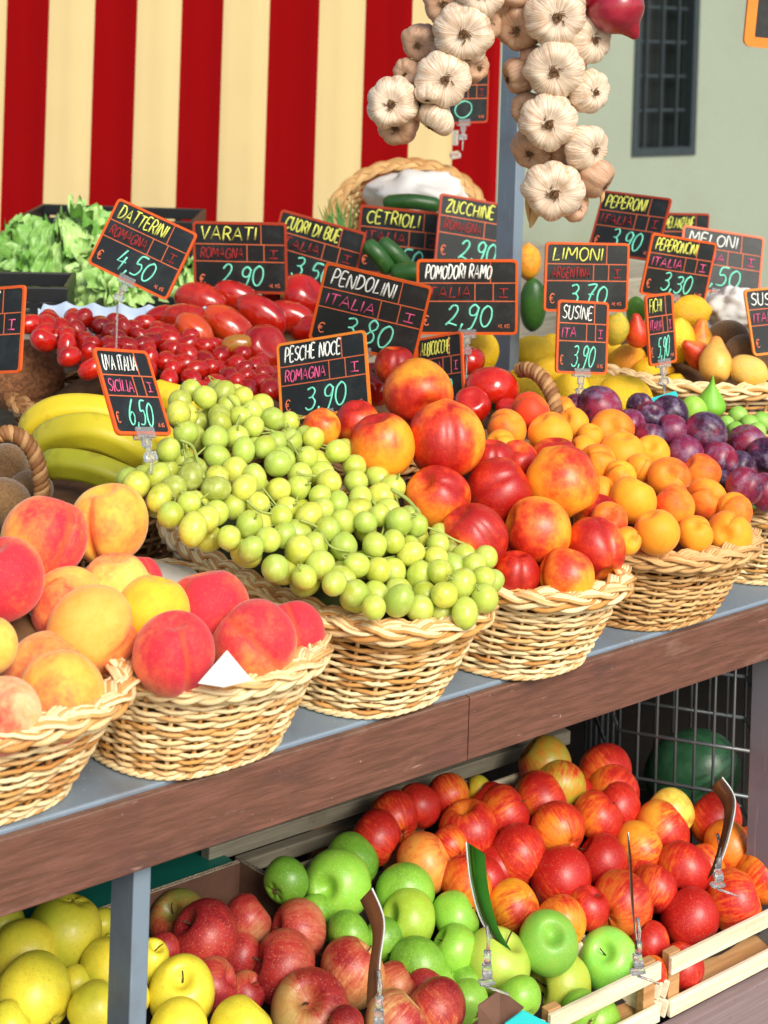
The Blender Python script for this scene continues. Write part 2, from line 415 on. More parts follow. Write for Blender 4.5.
def f_ramo(seed):
    def fn(t, p):
        s = max(0, math.sin(t)); lob = 1 + .05 * abs(math.cos(2.5 * p + seed)) - .03
        r = .5 * s ** .8 * lob
        z = .40 * math.cos(t) - .10 * math.exp(-(t / .4) ** 2)
        return wob((r * math.cos(p), r * math.sin(p), z), seed, .03)
    return fn
def f_garlic(seed, n=9):
    def fn(t, p):
        s = max(0, math.sin(t)); c = abs(math.cos(n * p / 2 + seed)) ** .5
        r = .5 * s ** .75 * (.89 + .11 * c * (1 if t > .5 else t / .5))
        z = .36 * math.cos(t)
        if t < .5: z += (.5 - t) * .75; r = max(r * .9, .06 * (1 if t > .02 else 0))
        z += .10 * math.exp(-((PI - t) / .4) ** 2)
        return wob((r * math.cos(p), r * math.sin(p), z), seed, .075)
    return fn
def f_onion(seed):
    def fn(t, p):
        r = .5 * max(0, math.sin(t)) ** .85; z = .44 * math.cos(t) + .22 * math.exp(-(t / .22) ** 2) - .05 * math.exp(-((PI - t) / .2) ** 2)
        return wob((r * math.cos(p), r * math.sin(p), z), seed, .03)
    return fn

ME = {}
for k in range(3):
    ME['peach', k] = revolve('peach', f_peach(k + 1), M['peach'], 48, 30)
    ME['nect', k] = revolve('nectarine', f_peach(k + 5, .04, .05, .98), M['nect'], 48, 30)
    ME['apri', k] = revolve('apricot', f_peach(k + 9, .03, .09, .98), M['apri'], 36, 22)
    ME['plum', k] = revolve('plum', f_peach(k + 12, .0, .04, 1.02), M['plum'], 32, 22)
    ME['apple', k] = revolve('red_apple', f_apple(k + 1), M['apple'], 48, 30)
    ME['gapple', k] = revolve('green_apple', f_apple(k + 4, .44), M['gapple'], 48, 30)
    ME['yapple', k] = revolve('yellow_apple', f_apple(k + 7, .47), M['yapple'], 48, 30)
    ME['papple', k] = revolve('pink_apple', f_apple(k + 10, .43), M['papple'], 48, 30)
    ME['lemon', k] = revolve('lemon', f_ell(k + 1, 1.22, .075), M['lemon'], 36, 26)
    ME['dat', k] = revolve('date_tomato', f_ell(k + 4, 1.35, .01, .03, 0, .03), M['tom'], 24, 18)
    ME['var', k] = revolve('plum_tomato', f_ell(k + 8, 1.55, .0, .05, 0, .04), M['tom'], 36, 24)
    ME['ramo', k] = revolve('round_tomato', f_ramo(k + 1), M['tom'], 48, 26)
    ME['grape', k] = revolve('grape', f_ell(k + 2, [1.06, 1.2, 1.0][k], 0, .03), M['grape'], 24, 16)
    ME['kiwi', k] = revolve('kiwi', f_ell(k + 3, 1.2, .0, .03), M['kiwi'], 28, 20)
    ME['garlic', k] = revolve('garlic_bulb', f_garlic(k + 1, [8, 7, 9][k]), M['garlic'], 60, 30)
ME['lemon', 0].name = 'lemon'
ME['fig', 0] = revolve('green_fig', f_fig(2), M['fig'], 40, 30)
ME['figr', 0] = revolve('round_green_fig', f_ell(2, 1.05, .02, .03), M['fig'], 32, 22)
ME['pear', 0] = revolve('pear', f_pear(1), M['pear'], 36, 28)
ME['coco', 0] = revolve('coconut', f_ell(3, 1.1, .02, .05), M['coco'], 36, 26)
ME['onion', 0] = revolve('red_onion', f_onion(3), M['onion'], 40, 30)
ME['melon', 0] = revolve('watermelon', f_ell(5, 1.25, 0, .01), M['melon'], 48, 30)

def stem_mesh(name, L, r, bend, mat):
    m = MB(); pts = [Vector((bend * (i / 6.) ** 2, 0, L * i / 6.)) for i in range(7)]
    m.tube(pts, lambda k: r * (1 - .25 * k + .35 * max(0, k - .8)), 7)
    me = bpy.data.meshes.new(name); me.from_pydata(m.v, [], m.f); me.materials.append(mat)
    me.polygons.foreach_set('use_smooth', [True] * len(m.f)); return me
STEM = stem_mesh('stem', .24, .015, .06, M['stem'])
def calyx_mesh():
    m = MB()
    for i in range(5):
        a = 2 * PI * i / 5; d = Vector((math.cos(a), math.sin(a), 0)); w = Vector((-math.sin(a), math.cos(a), 0))
        m.add([w * -.022, w * .022, d * .075 + w * .016 - UZ * .03, d * .11 - UZ * .0, d * .075 - w * .016 - UZ * .03], [(0, 1, 2, 3, 4)])
    m.tube([Vector((0, 0, .02)), Vector((0, 0, -.03))], .028, 6)
    me = bpy.data.meshes.new('calyx'); me.from_pydata(m.v, [], m.f); me.materials.append(M['root']); return me
CAL = calyx_mesh()
def star_mesh():
    m = MB()
    for i in range(6):
        a = 2 * PI * i / 6 + .2; d = Vector((math.cos(a), math.sin(a), 0)); w = Vector((-math.sin(a), math.cos(a), 0))
        m.add([w * -.03, w * .03, d * .14 + w * .03 + UZ * .03, d * .26 + UZ * .01, d * .14 - w * .03 + UZ * .03], [(0, 1, 2, 3, 4)])
    m.tube([Vector((0, 0, -.03)), Vector((.01, 0, .05)), Vector((.03, .01, .12))], .03, 6)
    me = bpy.data.meshes.new('calyx'); me.from_pydata(m.v, [], m.f); me.materials.append(M['leaf']); return me
STAR = star_mesh()

TB = {'stem_loc': {'apple': .27, 'gapple': .26, 'yapple': .29, 'papple': .25}}
NAMES = dict(peach='peach', nect='nectarine', apri='apricot', plum='plum', apple='red_apple', gapple='green_apple', yapple='yellow_apple',
             papple='pink_apple', lemon='lemon', dat='date_tomato', var='plum_tomato', ramo='round_tomato', kiwi='kiwi', fig='green_fig', figr='green_fig',
             pear='pear', coco='coconut', onion='red_onion', melon='watermelon')
CATS = dict(apple='apple', gapple='apple', yapple='apple', papple='apple', dat='tomato', var='tomato', ramo='tomato', fig='fig', figr='fig', nect='nectarine', apri='apricot', onion='onion')
BASE = dict(peach='f7b64a', nect='fbaa2c', apri='f8a62a', plum='7c1c44', apple='ec8a24', gapple='8cc840', yapple='f0e044', papple='cf9a5c', lemon='f8cc1c',
            dat='c01812', var='c03018', ramo='b81a0e', grape='c3d162', banana='e8cf2c', kiwi='7a5a34', fig='80c03c', figr='a0d050', pear='eeb838', coco='8a5a38', onion='98142a', melon='2a5a38')

PA_REF = [None]
REC = []
FRONT = {}
def orient(axis, spin, roll=0.):
    z = Vector(axis).normalized(); q = z.to_track_quat('Z', 'Y')
    return q @ Quaternion((0, 0, 1), spin)
def face_spin(axis, want, extra=0.):
    """rotation with Z on axis and local +X as near as possible to `want`"""
    z = Vector(axis).normalized(); x = (want - z * want.dot(z))
    x = x.normalized() if x.length > 1e-4 else z.orthogonal().normalized()
    y = z.cross(x); q = Matrix((x, y, z)).transposed().to_quaternion()
    return q @ Quaternion((0, 0, 1), extra)

def fruit(kind, px, py, d, pl, label=None, group=None, blush=.5, axis=None, gx=None, col=None, asp=1., jit=0., var=None, stem=None, depth=None, cat=None):
    """gx: direction (right, up, to viewer) the blush/groove side turns to"""
    k = var if var is not None else random.randrange(3)
    me = ME.get((kind, k)) or ME[kind, 0]
    t = depth if depth else onpl(px, py, pl); t += jit
    size = d * t / F
    if pl is PA_REF[0] and pl is not None:
        r_ = ray(px, py); t = max(t, (1.306 + size * .54) / r_.y); size = d * t / F
    fy = FRONT.get(pl)
    if fy and not (kind == 'peach' and py == 699): t = max(t, (fy + size * .44) / ray(px, py).y); size = d * t / F
    o = bpy.data.objects.new(NAMES[kind], me); C.objects.link(o)
    o.location = dep(px, py, t)
    if axis: ax = camdir(*axis)
    elif kind in ('apple', 'gapple', 'papple', 'yapple'): ax = camdir(random.choice((-1, 1)) * random.uniform(.3, 1), random.uniform(.1, .9), random.uniform(-1.1, .15))
    else: ax = camdir(random.uniform(-.7, .7), random.uniform(.1, 1), random.uniform(-.3, .8))
    w = camdir(*gx) if gx else camdir(random.uniform(-1, 1), random.uniform(-.6, 1), random.uniform(-.6, 1.))
    o.rotation_mode = 'QUATERNION'; o.rotation_quaternion = face_spin(ax, w)
    sq = asp
    o.scale = (size, size, size * sq)
    if pl is not None: REC.append([o, px, py, d, t, sq, Vector(o.location), t])
    c = lin(col or BASE[kind]); j = random.uniform(.92, 1.06)
    o.color = (c[0] * j, c[1] * j * random.uniform(.94, 1.04), c[2], min(.9, blush + .22) if kind == 'papple' else blush)
    tag(o, label or NAMES[kind], cat or CATS.get(kind, NAMES[kind]), group)
    if kind in TB['stem_loc']:
        zz = TB['stem_loc'][kind]
        seen_top = ax.dot(-DV) > -.35
        if stem is not False and (stem or (seen_top and random.random() < .4)):
            s = bpy.data.objects.new('stem', STEM); C.objects.link(s); s.parent = o
            s.location = (0, 0, zz - .04); s.rotation_euler = (random.uniform(-.3, .3), random.uniform(-.3, .3), random.uniform(0, 6)); s.scale = (1, 1, random.uniform(.8, 1.2))
        if ax.dot(-DV) < .3:
            s = bpy.data.objects.new('calyx', CAL); C.objects.link(s); s.parent = o; s.location = (0, 0, -.345 if kind != 'yapple' else -.36)
    if kind == 'ramo' and stem:
        s = bpy.data.objects.new('calyx', STAR); C.objects.link(s); s.parent = o; s.location = (0, 0, .30)
    return o

# ------------------------------------------------------------------ wicker
def superpath(a, b, N, ex=2.7):
    raw = []
    for i in range(720):
        th = 2 * PI * i / 720; c, s_ = math.cos(th), math.sin(th)
        raw.append((a * math.copysign(abs(c) ** (2 / ex), c), b * math.copysign(abs(s_) ** (2 / ex), s_)))
    L = [0]
    for i in range(720):
        p, q = raw[i], raw[(i + 1) % 720]; L.append(L[-1] + math.hypot(q[0] - p[0], q[1] - p[1]))
    T = L[-1]; out = []; j = 0
    for k in range(N):
        tl = T * k / N
        while L[j + 1] < tl: j += 1
        f = (tl - L[j]) / (L[j + 1] - L[j] + 1e-12); p, q = raw[j], raw[(j + 1) % 720]
        out.append((p[0] + (q[0] - p[0]) * f, p[1] + (q[1] - p[1]) * f))
    nr = []
    for k in range(N):
        p, q = out[k - 1], out[(k + 1) % N]; d = Vector((q[1] - p[1], -(q[0] - p[0]))); d.normalize(); nr.append((d.x, d.y))
    return out, nr, T

def basket(label, cx, cy, z0, z1, top, bot, ns=28, rows=13, mat='wicker', group=None, front_shift=0., liner=None, linermat='liner', rimr=.0021, lam=.105, seed=1, ex=2.7, rot=None, cut=1.0, rr=.0022):
    """top/bot: half sizes of rim and foot.  liner: (z0, y0, slope) sheet inside"""
    rnd = random.Random(seed)
    root = empty('wicker_basket', (cx, cy, z0)); tag(root, label, 'basket', group)
    m = MB(); N = ns * 6; H = z1 - z0 - .012
    def ring(u):
        e = u ** .85
        a = bot[0] + (top[0] - bot[0]) * e; b = bot[1] + (top[1] - bot[1]) * e
        return a, b
    cache = {}
    for k in range(rows):
        u = (k + .4) / rows; a, b = ring(u); pts, nr, T = superpath(a, b, N, ex)
        zz = z0 + .004 + H * u; sh = front_shift * (1 - u)
        ph = rnd.uniform(0, 6)
        P = []
        for i in range(N):
            off = .0034 * math.cos(PI * i / 6. + k * PI)
            w = .0011 * math.sin(i * .23 + ph) + .0006 * rnd.uniform(-1, 1)
            P.append((cx + pts[i][0] + nr[i][0] * off, cy + sh + pts[i][1] + nr[i][1] * off, zz + w))
        m.tube(P, rr * rnd.uniform(.9, 1.12), 6, closed=True, tint=rnd.random())
    # foot: twisted pair
    a, b = ring(0); pts, nr, T = superpath(a + .003, b + .003, N, ex)
    for q in range(3):
        P = [(cx + pts[i][0] + nr[i][0] * .002 * math.cos(i * .8 + q * 2.1), cy + front_shift + pts[i][1] + nr[i][1] * .002 * math.cos(i * .8 + q * 2.1), z0 + .0045 + .002 * math.sin(i * .8 + q * 2.1)) for i in range(N)]
        m.tube(P, .0022, 6, closed=True, tint=rnd.random())
    m.build('weave', M[mat], root)
    st = MB()
    for k in range(ns):
        P = []
        for u in (0, .2, .4, .6, .8, 1.):
            a, b = ring(u); pts, nr, T = superpath(a, b, ns, ex); P.append((cx + pts[k][0], cy + front_shift * (1 - u) + pts[k][1], z0 + .002 + (H + .006) * u))
        st.tube(P, .0024, 6, tint=rnd.random() * .6)
    st.build('stakes', M[mat], root)['kind'] = 'stuff'
    fl = MB(); a, b = ring(0); pts, nr, T = superpath(a, b, 48, ex)
    fl.add([(cx + p[0], cy + front_shift + p[1], z0 + .004) for p in pts], [tuple(range(48))]); fl.add([(cx + p[0], cy + front_shift + p[1], z0 + .001) for p in pts], [tuple(range(48))[::-1]])
    fl.build('base', M[mat], root, False)
    # plaited rim
    rm = MB(); a, b = top; Nn = 260; pts, nr, T = superpath(a, b, Nn, ex); nw = max(6, round(T / lam))
    W_ = .0078; Hh = .0030
    for band in range(3):
        for rod in range(5):
            P = []; ofs = (rod - 2) * rimr * 1.5; tn = rnd.random()
            for i in range(Nn):
                ph = 2 * PI * nw * i / Nn + band * 2 * PI / 3
                lat = W_ * math.sin(ph); ver = Hh * math.sin(2 * ph)
                # rods lie side by side across the band
                dl = W_ * math.cos(ph) * (2 * PI * nw / T); L_ = math.hypot(1, dl)
                ln = ofs / L_; ls = -ofs * dl / L_
                x = pts[i][0] + nr[i][0] * (lat + ln); y = pts[i][1] + nr[i][1] * (lat + ln)
                tx, ty = -nr[i][1], nr[i][0]
                x -= tx * ls * -1; y -= ty * ls * -1
                P.append((cx + x, cy + y, z1 - .006 + ver - .22 * (lat + ln) + .0006 * rnd.uniform(-1, 1)))
            rm.tube(P, rimr * .92, 6, closed=True, tint=tn)
    for q in range(2):
        P = [(cx + pts[i][0] + nr[i][0] * (.008 + .002 * math.cos(i * .5 + q * PI)), cy + pts[i][1] + nr[i][1] * (.008 + .002 * math.cos(i * .5 + q * PI)), z1 - .016 + .003 * math.sin(i * .5 + q * PI)) for i in range(Nn)]
        rm.tube(P, .0032, 6, closed=True, tint=rnd.random())
    rm.build('plaited_rim', M[mat], root)
    if liner:
        lm = MB(); G = 26; zz0, yy0, s = liner; vs = []; fs = []
        pr, _, _ = superpath(.97, .97, 40, ex)
        for j in range(9):
            q = j / 8.
            for i in range(40):
                x = cx + pr[i][0] * q * (top[0] - .006); y = cy + pr[i][1] * q * (top[1] - .006)
                uu = max(0, min(1, (min(zz0 + s * (y - yy0), z1 - .034) - z0) / (z1 - z0))); ra, rb2 = ring(uu)
                x = cx + pr[i][0] * q * (ra - .009); y = cy + pr[i][1] * q * (rb2 - .009)
                z = zz0 + s * (y - yy0) + .006 * noise.noise(Vector((x * 25, y * 25, seed)))
                z = min(z, z1 - .034 + .13 * (1 - q) ** .9) 
                vs.append((x, y, max(z, z0 + .01)))
        for j in range(8):
            for i in range(40): fs.append((j * 40 + i, j * 40 + (i + 1) % 40, (j + 1) * 40 + (i + 1) % 40, (j + 1) * 40 + i))
        lm.add(vs, fs); lm.build('liner', M[linermat], root)
    return root

def rope(pts, r, mat, name, parent, n=3, tw=26):
    m = MB(); P = [Vector(p) for p in pts]
    # resample catmull
    Q = []
    for i in range(len(P) - 1):
        p0 = P[max(i - 1, 0)]; p1 = P[i]; p2 = P[i + 1]; p3 = P[min(i + 2, len(P) - 1)]
        for s_ in range(12):
            t = s_ / 12.; Q.append(.5 * ((2 * p1) + (p2 - p0) * t + (2 * p0 - 5 * p1 + 4 * p2 - p3) * t * t + (3 * p1 - p0 - 3 * p2 + p3) * t ** 3))
    Q.append(P[-1])
    for k in range(n):
        R = []
        for i, q in enumerate(Q):
            tg = (Q[min(i + 1, len(Q) - 1)] - Q[max(i - 1, 0)]).normalized(); u = tg.cross(DV).normalized(); w = tg.cross(u)
            a = 2 * PI * k / n + i * tw / len(Q) * 1.5
            R.append(q + (u * math.cos(a) + w * math.sin(a)) * r)
        m.tube(R, r * .85, 7, tint=random.random())
    return m.build(name, M[mat], parent)

def catmull(P, n=8):
    P = [Vector(p) for p in P]; Q = []
    for i in range(len(P) - 1):
        p0 = P[max(i - 1, 0)]; p1 = P[i]; p2 = P[i + 1]; p3 = P[min(i + 2, len(P) - 1)]
        for s_ in range(n):
            t = s_ / n; Q.append(.5 * ((2 * p1) + (p2 - p0) * t + (2 * p0 - 5 * p1 + 4 * p2 - p3) * t * t + (3 * p1 - p0 - 3 * p2 + p3) * t ** 3))
    Q.append(P[-1]); return Q

# ------------------------------------------------------------------ chalk lettering
GL = {
 'A': (.7, ['0,0 .35,1 .7,0', '.12,.36 .6,.36']), 'B': (.6, ['.05,0 .05,1 .4,1 .55,.8 .4,.55 .05,.52', '.4,.54 .6,.3 .45,0 .05,0']),
 'C': (.6, ['.6,.85 .4,1 .12,.85 0,.5 .1,.15 .35,0 .6,.12']), 'D': (.65, ['.05,0 .05,1', '-.05,1 .4,.95 .65,.5 .4,.05 .0,0']),
 'E': (.5, ['.5,1 .05,1 .05,0 .52,0', '.05,.52 .42,.52']), 'F': (.5, ['.55,1 .05,1 .05,0', '.05,.52 .42,.52']),
 'G': (.65, ['.6,.85 .4,1 .12,.85 0,.5 .1,.12 .35,0 .6,.15 .6,.45 .36,.45']), 'H': (.62, ['.05,0 .05,1', '.58,0 .58,1', '.05,.5 .58,.5']),
 'I': (.12, ['.06,0 .06,1']), 'J': (.45, ['.42,1 .42,.2 .25,0 0,.15']), 'K': (.55, ['.05,0 .05,1', '.52,1 .05,.45 .55,0']),
 'L': (.5, ['.1,1 .02,0 .5,.06']), 'M': (.8, ['0,0 .1,1 .4,.35 .7,1 .8,0']), 'N': (.62, ['.02,0 .06,1 .56,0 .6,1']),
 'O': (.62, ['.3,1 .06,.8 .02,.4 .2,.02 .45,.05 .62,.4 .56,.82 .3,1']), 'P': (.55, ['.05,0 .08,1 .42,1 .56,.76 .4,.5 .08,.46']),
 'Q': (.62, ['.3,1 .06,.8 .02,.4 .2,.02 .45,.05 .62,.4 .56,.82 .3,1', '.4,.2 .65,-.1']), 'R': (.58, ['.05,0 .08,1 .42,1 .55,.76 .4,.54 .08,.5', '.3,.5 .6,0']),
 'S': (.5, ['.52,.88 .3,1 .06,.84 .12,.6 .42,.42 .5,.18 .28,0 0,.12']), 'T': (.6, ['-.02,1 .64,1', '.3,1 .28,0']), 'U': (.6, ['.04,1 .04,.25 .25,0 .5,.1 .56,1']),
 'V': (.6, ['0,1 .28,0 .62,1']), 'Z': (.55, ['.02,.95 .55,1 .02,.02 .58,.06']), 'W': (.85, ['0,1 .2,0 .42,.7 .64,0 .86,1']), 'X': (.6, ['0,0 .6,1', '0,1 .6,0']),
 '0': (.55, ['.28,1 .05,.78 .02,.35 .2,.02 .42,.05 .56,.4 .5,.82 .28,1']), '1': (.3, ['.02,.78 .2,1 .18,0']), '2': (.6, ['.04,.78 .2,1 .42,.98 .5,.74 .3,.35 0,.04 .16,.14 .6,.02']),
 '3': (.5, ['.02,.92 .3,1 .46,.82 .34,.58 .14,.54', '.34,.56 .52,.34 .4,.05 .16,0 0,.12']), '4': (.55, ['.25,1 .02,.38 .55,.44', '.42,.7 .36,0']),
 '5': (.52, ['.56,1 .16,.98 .1,.58 .36,.6 .5,.36 .36,.04 .02,.04']), '6': (.52, ['.42,1 .12,.6 .02,.25 .2,0 .44,.08 .5,.35 .3,.5 .06,.34']),
 '7': (.52, ['.02,.96 .54,1 .3,.5 .2,0', '.14,.5 .46,.52']), '8': (.5, ['.42,.88 .2,1 .06,.8 .2,.56 .42,.4 .46,.14 .24,0 .04,.18 .16,.44 .42,.66 .42,.88']),
 '9': (.52, ['.48,.85 .28,1 .06,.82 .12,.54 .36,.5 .48,.7 .5,.9', '.5,.9 .46,.4 .3,-.1 .12,-.16']), ',': (.16, ['.12,.12 .02,-.2']), '.': (.14, ['.04,.0 .1,.02']),
 ' ': (.3, []), 'i': (.12, ['.06,0 .06,.7', '.05,.92 .09,.96']), '€': (.6, ['.6,.86 .38,1 .14,.8 .1,.45 .2,.1 .42,0 .6,.14', '-.02,.6 .42,.6', '-.02,.42 .4,.42']), '#': (.4, ['0,1 .42,1', '.21,1 .19,0', '-.02,0 .4,0']),
}
def lettering(name, text, x, y, h, w, mat, parent, thick=.0011, slant=.12, z=.0016, seed=0, fitw=True, gap=.16):
    rnd = random.Random(seed * 31 + len(text)); m = MB()
    tot = sum(GL[c][0] + gap for c in text) - gap; sx = h if not fitw else w / max(tot, .1); 
    cx = x
    for ch in text:
        gw, strokes = GL[ch]; dy = rnd.uniform(-.05, .05) * h; sc = rnd.uniform(.93, 1.05)
        for s in strokes:
            P = [Vector([float(q) for q in p.split(',')]) for p in s.split()]
            if len(P) > 3:
                Q = []
                for i in range(len(P) - 1):
                    p0 = P[max(i - 1, 0)]; p1 = P[i]; p2 = P[i + 1]; p3 = P[min(i + 2, len(P) - 1)]
                    for k in range(4):
                        t = k / 4.; Q.append(.5 * ((2 * p1) + (p2 - p0) * t + (2 * p0 - 5 * p1 + 4 * p2 - p3) * t * t + (3 * p1 - p0 - 3 * p2 + p3) * t ** 3))
                Q.append(P[-1])
            else: Q = P
            R = [Vector((cx + (p.x * sx) + p.y * h * slant, y + dy + p.y * h * sc, z)) for p in Q]
            m.tube(R, lambda k: thick * .5 * (1.1 - .25 * k), 5)
        cx += (gw + gap) * sx
    for i, v in enumerate(m.v): m.v[i] = (v[0], v[1], z + (v[2] - z) * .5)
    return child_local(m, name, mat, parent)
def child_local(m, name, mat, parent, smooth=True):
    o = m.build(name, mat, None, smooth); o.parent = parent; return o

def rounded_plate(m, W, H, t, z, r, mi=0, hole=None, shear=0.):
    def loop(w, h, rr):
        P = []
        for cx_, cy_, a0 in ((w / 2 - rr, h / 2 - rr, 0), (-w / 2 + rr, h / 2 - rr, 90), (-w / 2 + rr, -h / 2 + rr, 180), (w / 2 - rr, -h / 2 + rr, 270)):
            for k in range(5):
                a = rad(a0 + k * 22.5); P.append((cx_ + rr * math.cos(a), cy_ + rr * math.sin(a)))
        return P
    O = loop(W, H, r); n = len(O)
    if hole:
        I = loop(W - 2 * hole, H - 2 * hole, max(.0008, r - hole * .6))
        vs = [(x, y, z + t) for x, y in O] + [(x, y, z + t) for x, y in I] + [(x, y, z) for x, y in O] + [(x, y, z) for x, y in I]
        # softly raised outer bead
        fs = []
        for k in range(n):
            j = (k + 1) % n
            fs += [(k, j, n + j, n + k), (k, 2 * n + k, 2 * n + j, j), (n + k, n + j, 3 * n + j, 3 * n + k), (2 * n + k, 3 * n + k, 3 * n + j, 2 * n + j)]
        m.add(vs, fs, mi)
    else:
        vs = [(x, y, z + t) for x, y in O] + [(x, y, z) for x, y in O]
        fs = [tuple(range(n)), tuple(range(n, 2 * n))[::-1]] + [(k, n + k, n + (k + 1) % n, (k + 1) % n) for k in range(n)]
        m.add(vs, fs, mi)

SB = Matrix((RV, UZ, -DV)).transposed()
def sign(label, pos, ang, H, W, name_t, orig_t, price_t, frame='frame', nc='k_yellow', oc='k_red', pc='k_mint', clip=None, seed=0, cells=True, grade=True, group='price cards on clips', foot=.14, orange_e=True, namew=.62):
    a, b, c = ang
    Ry = Matrix.Rotation(a, 3, 'Y'); Rx = Matrix.Rotation(b, 3, 'X'); Rz = Matrix.Rotation(c, 3, 'Z')
    R = SB @ Ry @ Rx @ Rz
    root = empty('price_sign', pos); root.rotation_euler = R.to_euler(); tag(root, label, 'price sign', group)
    m = MB(); rounded_plate(m, W - .002, H - .002, .0016, -.0008, .004); child_local(m, 'board', M['slate'], root, False)
    fw = H * .034
    m = MB(); rounded_plate(m, W, H, .0034, -.0016, .006, hole=fw); child_local(m, 'frame', M[frame], root, False)
    w = W - 2 * fw; h = H - 2 * fw; L = -w / 2; B = -h / 2
    m = MB(); th = H * .014
    def hl(x0, x1, y): m.box(((x0 + x1) / 2, y, .0011), (x1 - x0, th, .0004))
    def vl(x, y0, y1): m.box((x, (y0 + y1) / 2, .00125), (th, y1 - y0, .0004))
    y1 = B + h * .70; y2 = B + h * .44
    hl(L, -L, y1); hl(L, -L, y2); vl(L + w * .74, y1, B + h); vl(L + w * .58, y2, y1); vl(L + w * .77, y2, y1)
    child_local(m, 'ruled_lines', M['rule'], root, False)
    tk = H * .0245 * min(1, .35 + .65 * W / H / 1.33)
    if name_t: lettering('product_name', name_t, L + w * .06, y1 + h * .065, h * .19, w * namew, M[nc], root, tk, seed=seed)
    if orig_t: lettering('origin', orig_t, L + w * .05, y2 + h * .05, h * .15, w * (.48 if len(orig_t) > 4 else .3), M[oc], root, tk * .85, seed=seed + 1)
    if grade: lettering('grade_mark', '#', L + w * .83, y2 + h * .06, h * .12, w * .09, M[oc], root, tk * .8, 0., seed=seed)
    if price_t:
        lettering('price', price_t, L + w * .27, B + h * .08, h * .31, w * (.46 if len(price_t) > 3 else .36), M[pc], root, tk * 1.15, .18, seed=seed + 2)
        lettering('euro_sign', '€', L + w * .04, B + h * .10, h * .14, w * .06, M['k_orange'], root, tk * .7, 0., seed=seed)
        lettering('unit_print', 'AL KG', L + w * .82, B + h * .06, h * .05, w * .12, M['k_orange'], root, tk * .35, 0.)
    # clear clip and prong below the card
    m = MB(); yb = -H / 2
    m.box((0, yb + .002, .003), (.026, .012, .003), 0, None, .0008); m.box((0, yb + .002, -.003), (.026, .012, .003), 0, None, .0008)
    m.box((0, yb - .008, 0), (.010, .012, .006), 0, None, .0015)
    m.tube([(0, yb - .012, 0), (0, yb - .020, 0)], .003, 10)
    m.box((0, yb - .024, 0), (.013, .010, .010), 0, None, .002)
    child_local(m, 'clip', M['clear'], root, False)
    # prong straight down in the world
    m = MB(); d = R.inverted() @ Vector((0, 0, -1)); p0 = Vector((0, yb - .028, 0)); m.tube([p0, p0 + d * (foot * .5), p0 + d * foot], .0016, 6)
    child_local(m, 'prong', M['clear'], root)
    return root

# ================================================================== SETTING
m = MB(); m.add([(-60, -60, 0), (60, -60, 0), (60, 60, 0), (-60, 60, 0)], [(0, 1, 2, 3)]); struct(m.build('ground', M['paving'], None, False))

# building wall with a barred window
def wall():
    root = empty('building_wall', (6.6, 6.0, 0)); tag(root, 'pale green plastered building wall with a barred window behind the stall', 'wall')
    p1 = ony(631, 152, 6.0); p2 = ony(692, 150, 6.0); x0, x1 = p1.x, p2.x + .02; z0, z1 = .93, 2.35
    m = MB()
    # wall as four blocks round the opening
    X0, X1, Z1 = 2.0, 16.0, 5.2; Y = 6.12
    m.box(((X0 + x0) / 2, Y, Z1 / 2), (x0 - X0, .24, Z1)); m.box(((X1 + x1) / 2, Y, Z1 / 2), (X1 - x1, .24, Z1))
    m.box(((x0 + x1) / 2, Y, z0 / 2), (x1 - x0, .24, z0)); m.box(((x0 + x1) / 2, Y, (Z1 + z1) / 2), (x1 - x0, .24, Z1 - z1))
    m.build('plaster', M['plaster'], root, False)
    fr = MB(); t = .045; yy = 6.02
    fr.box((x0 + t / 2, yy, (z0 + z1) / 2), (t, .06, z1 - z0)); fr.box((x1 - t / 2, yy, (z0 + z1) / 2), (t, .06, z1 - z0))
    fr.box(((x0 + x1) / 2, yy, z0 + t / 2), (x1 - x0 - 2 * t, .06, t)); fr.box(((x0 + x1) / 2, yy, z1 - t / 2), (x1 - x0 - 2 * t, .06, t))
    w = fr.build('window', M['iron'], root, False)
    g_ = MB(); g_.box(((x0 + x1) / 2, 6.12, (z0 + z1) / 2), (x1 - x0, .01, z1 - z0)); g_.build('glass', M['glass'], w, False)
    b = MB()
    for k in range(1, 4): b.box((x0 + (x1 - x0) * k / 4., 6.03, (z0 + z1) / 2), (.014, .014, z1 - z0 - .09))
    for k in range(1, 7): b.box(((x0 + x1) / 2, 6.046, z0 + .06 + k * .19), (x1 - x0 - .09, .012, .014))
    b.build('grille', M['iron'], w, False)
wall()

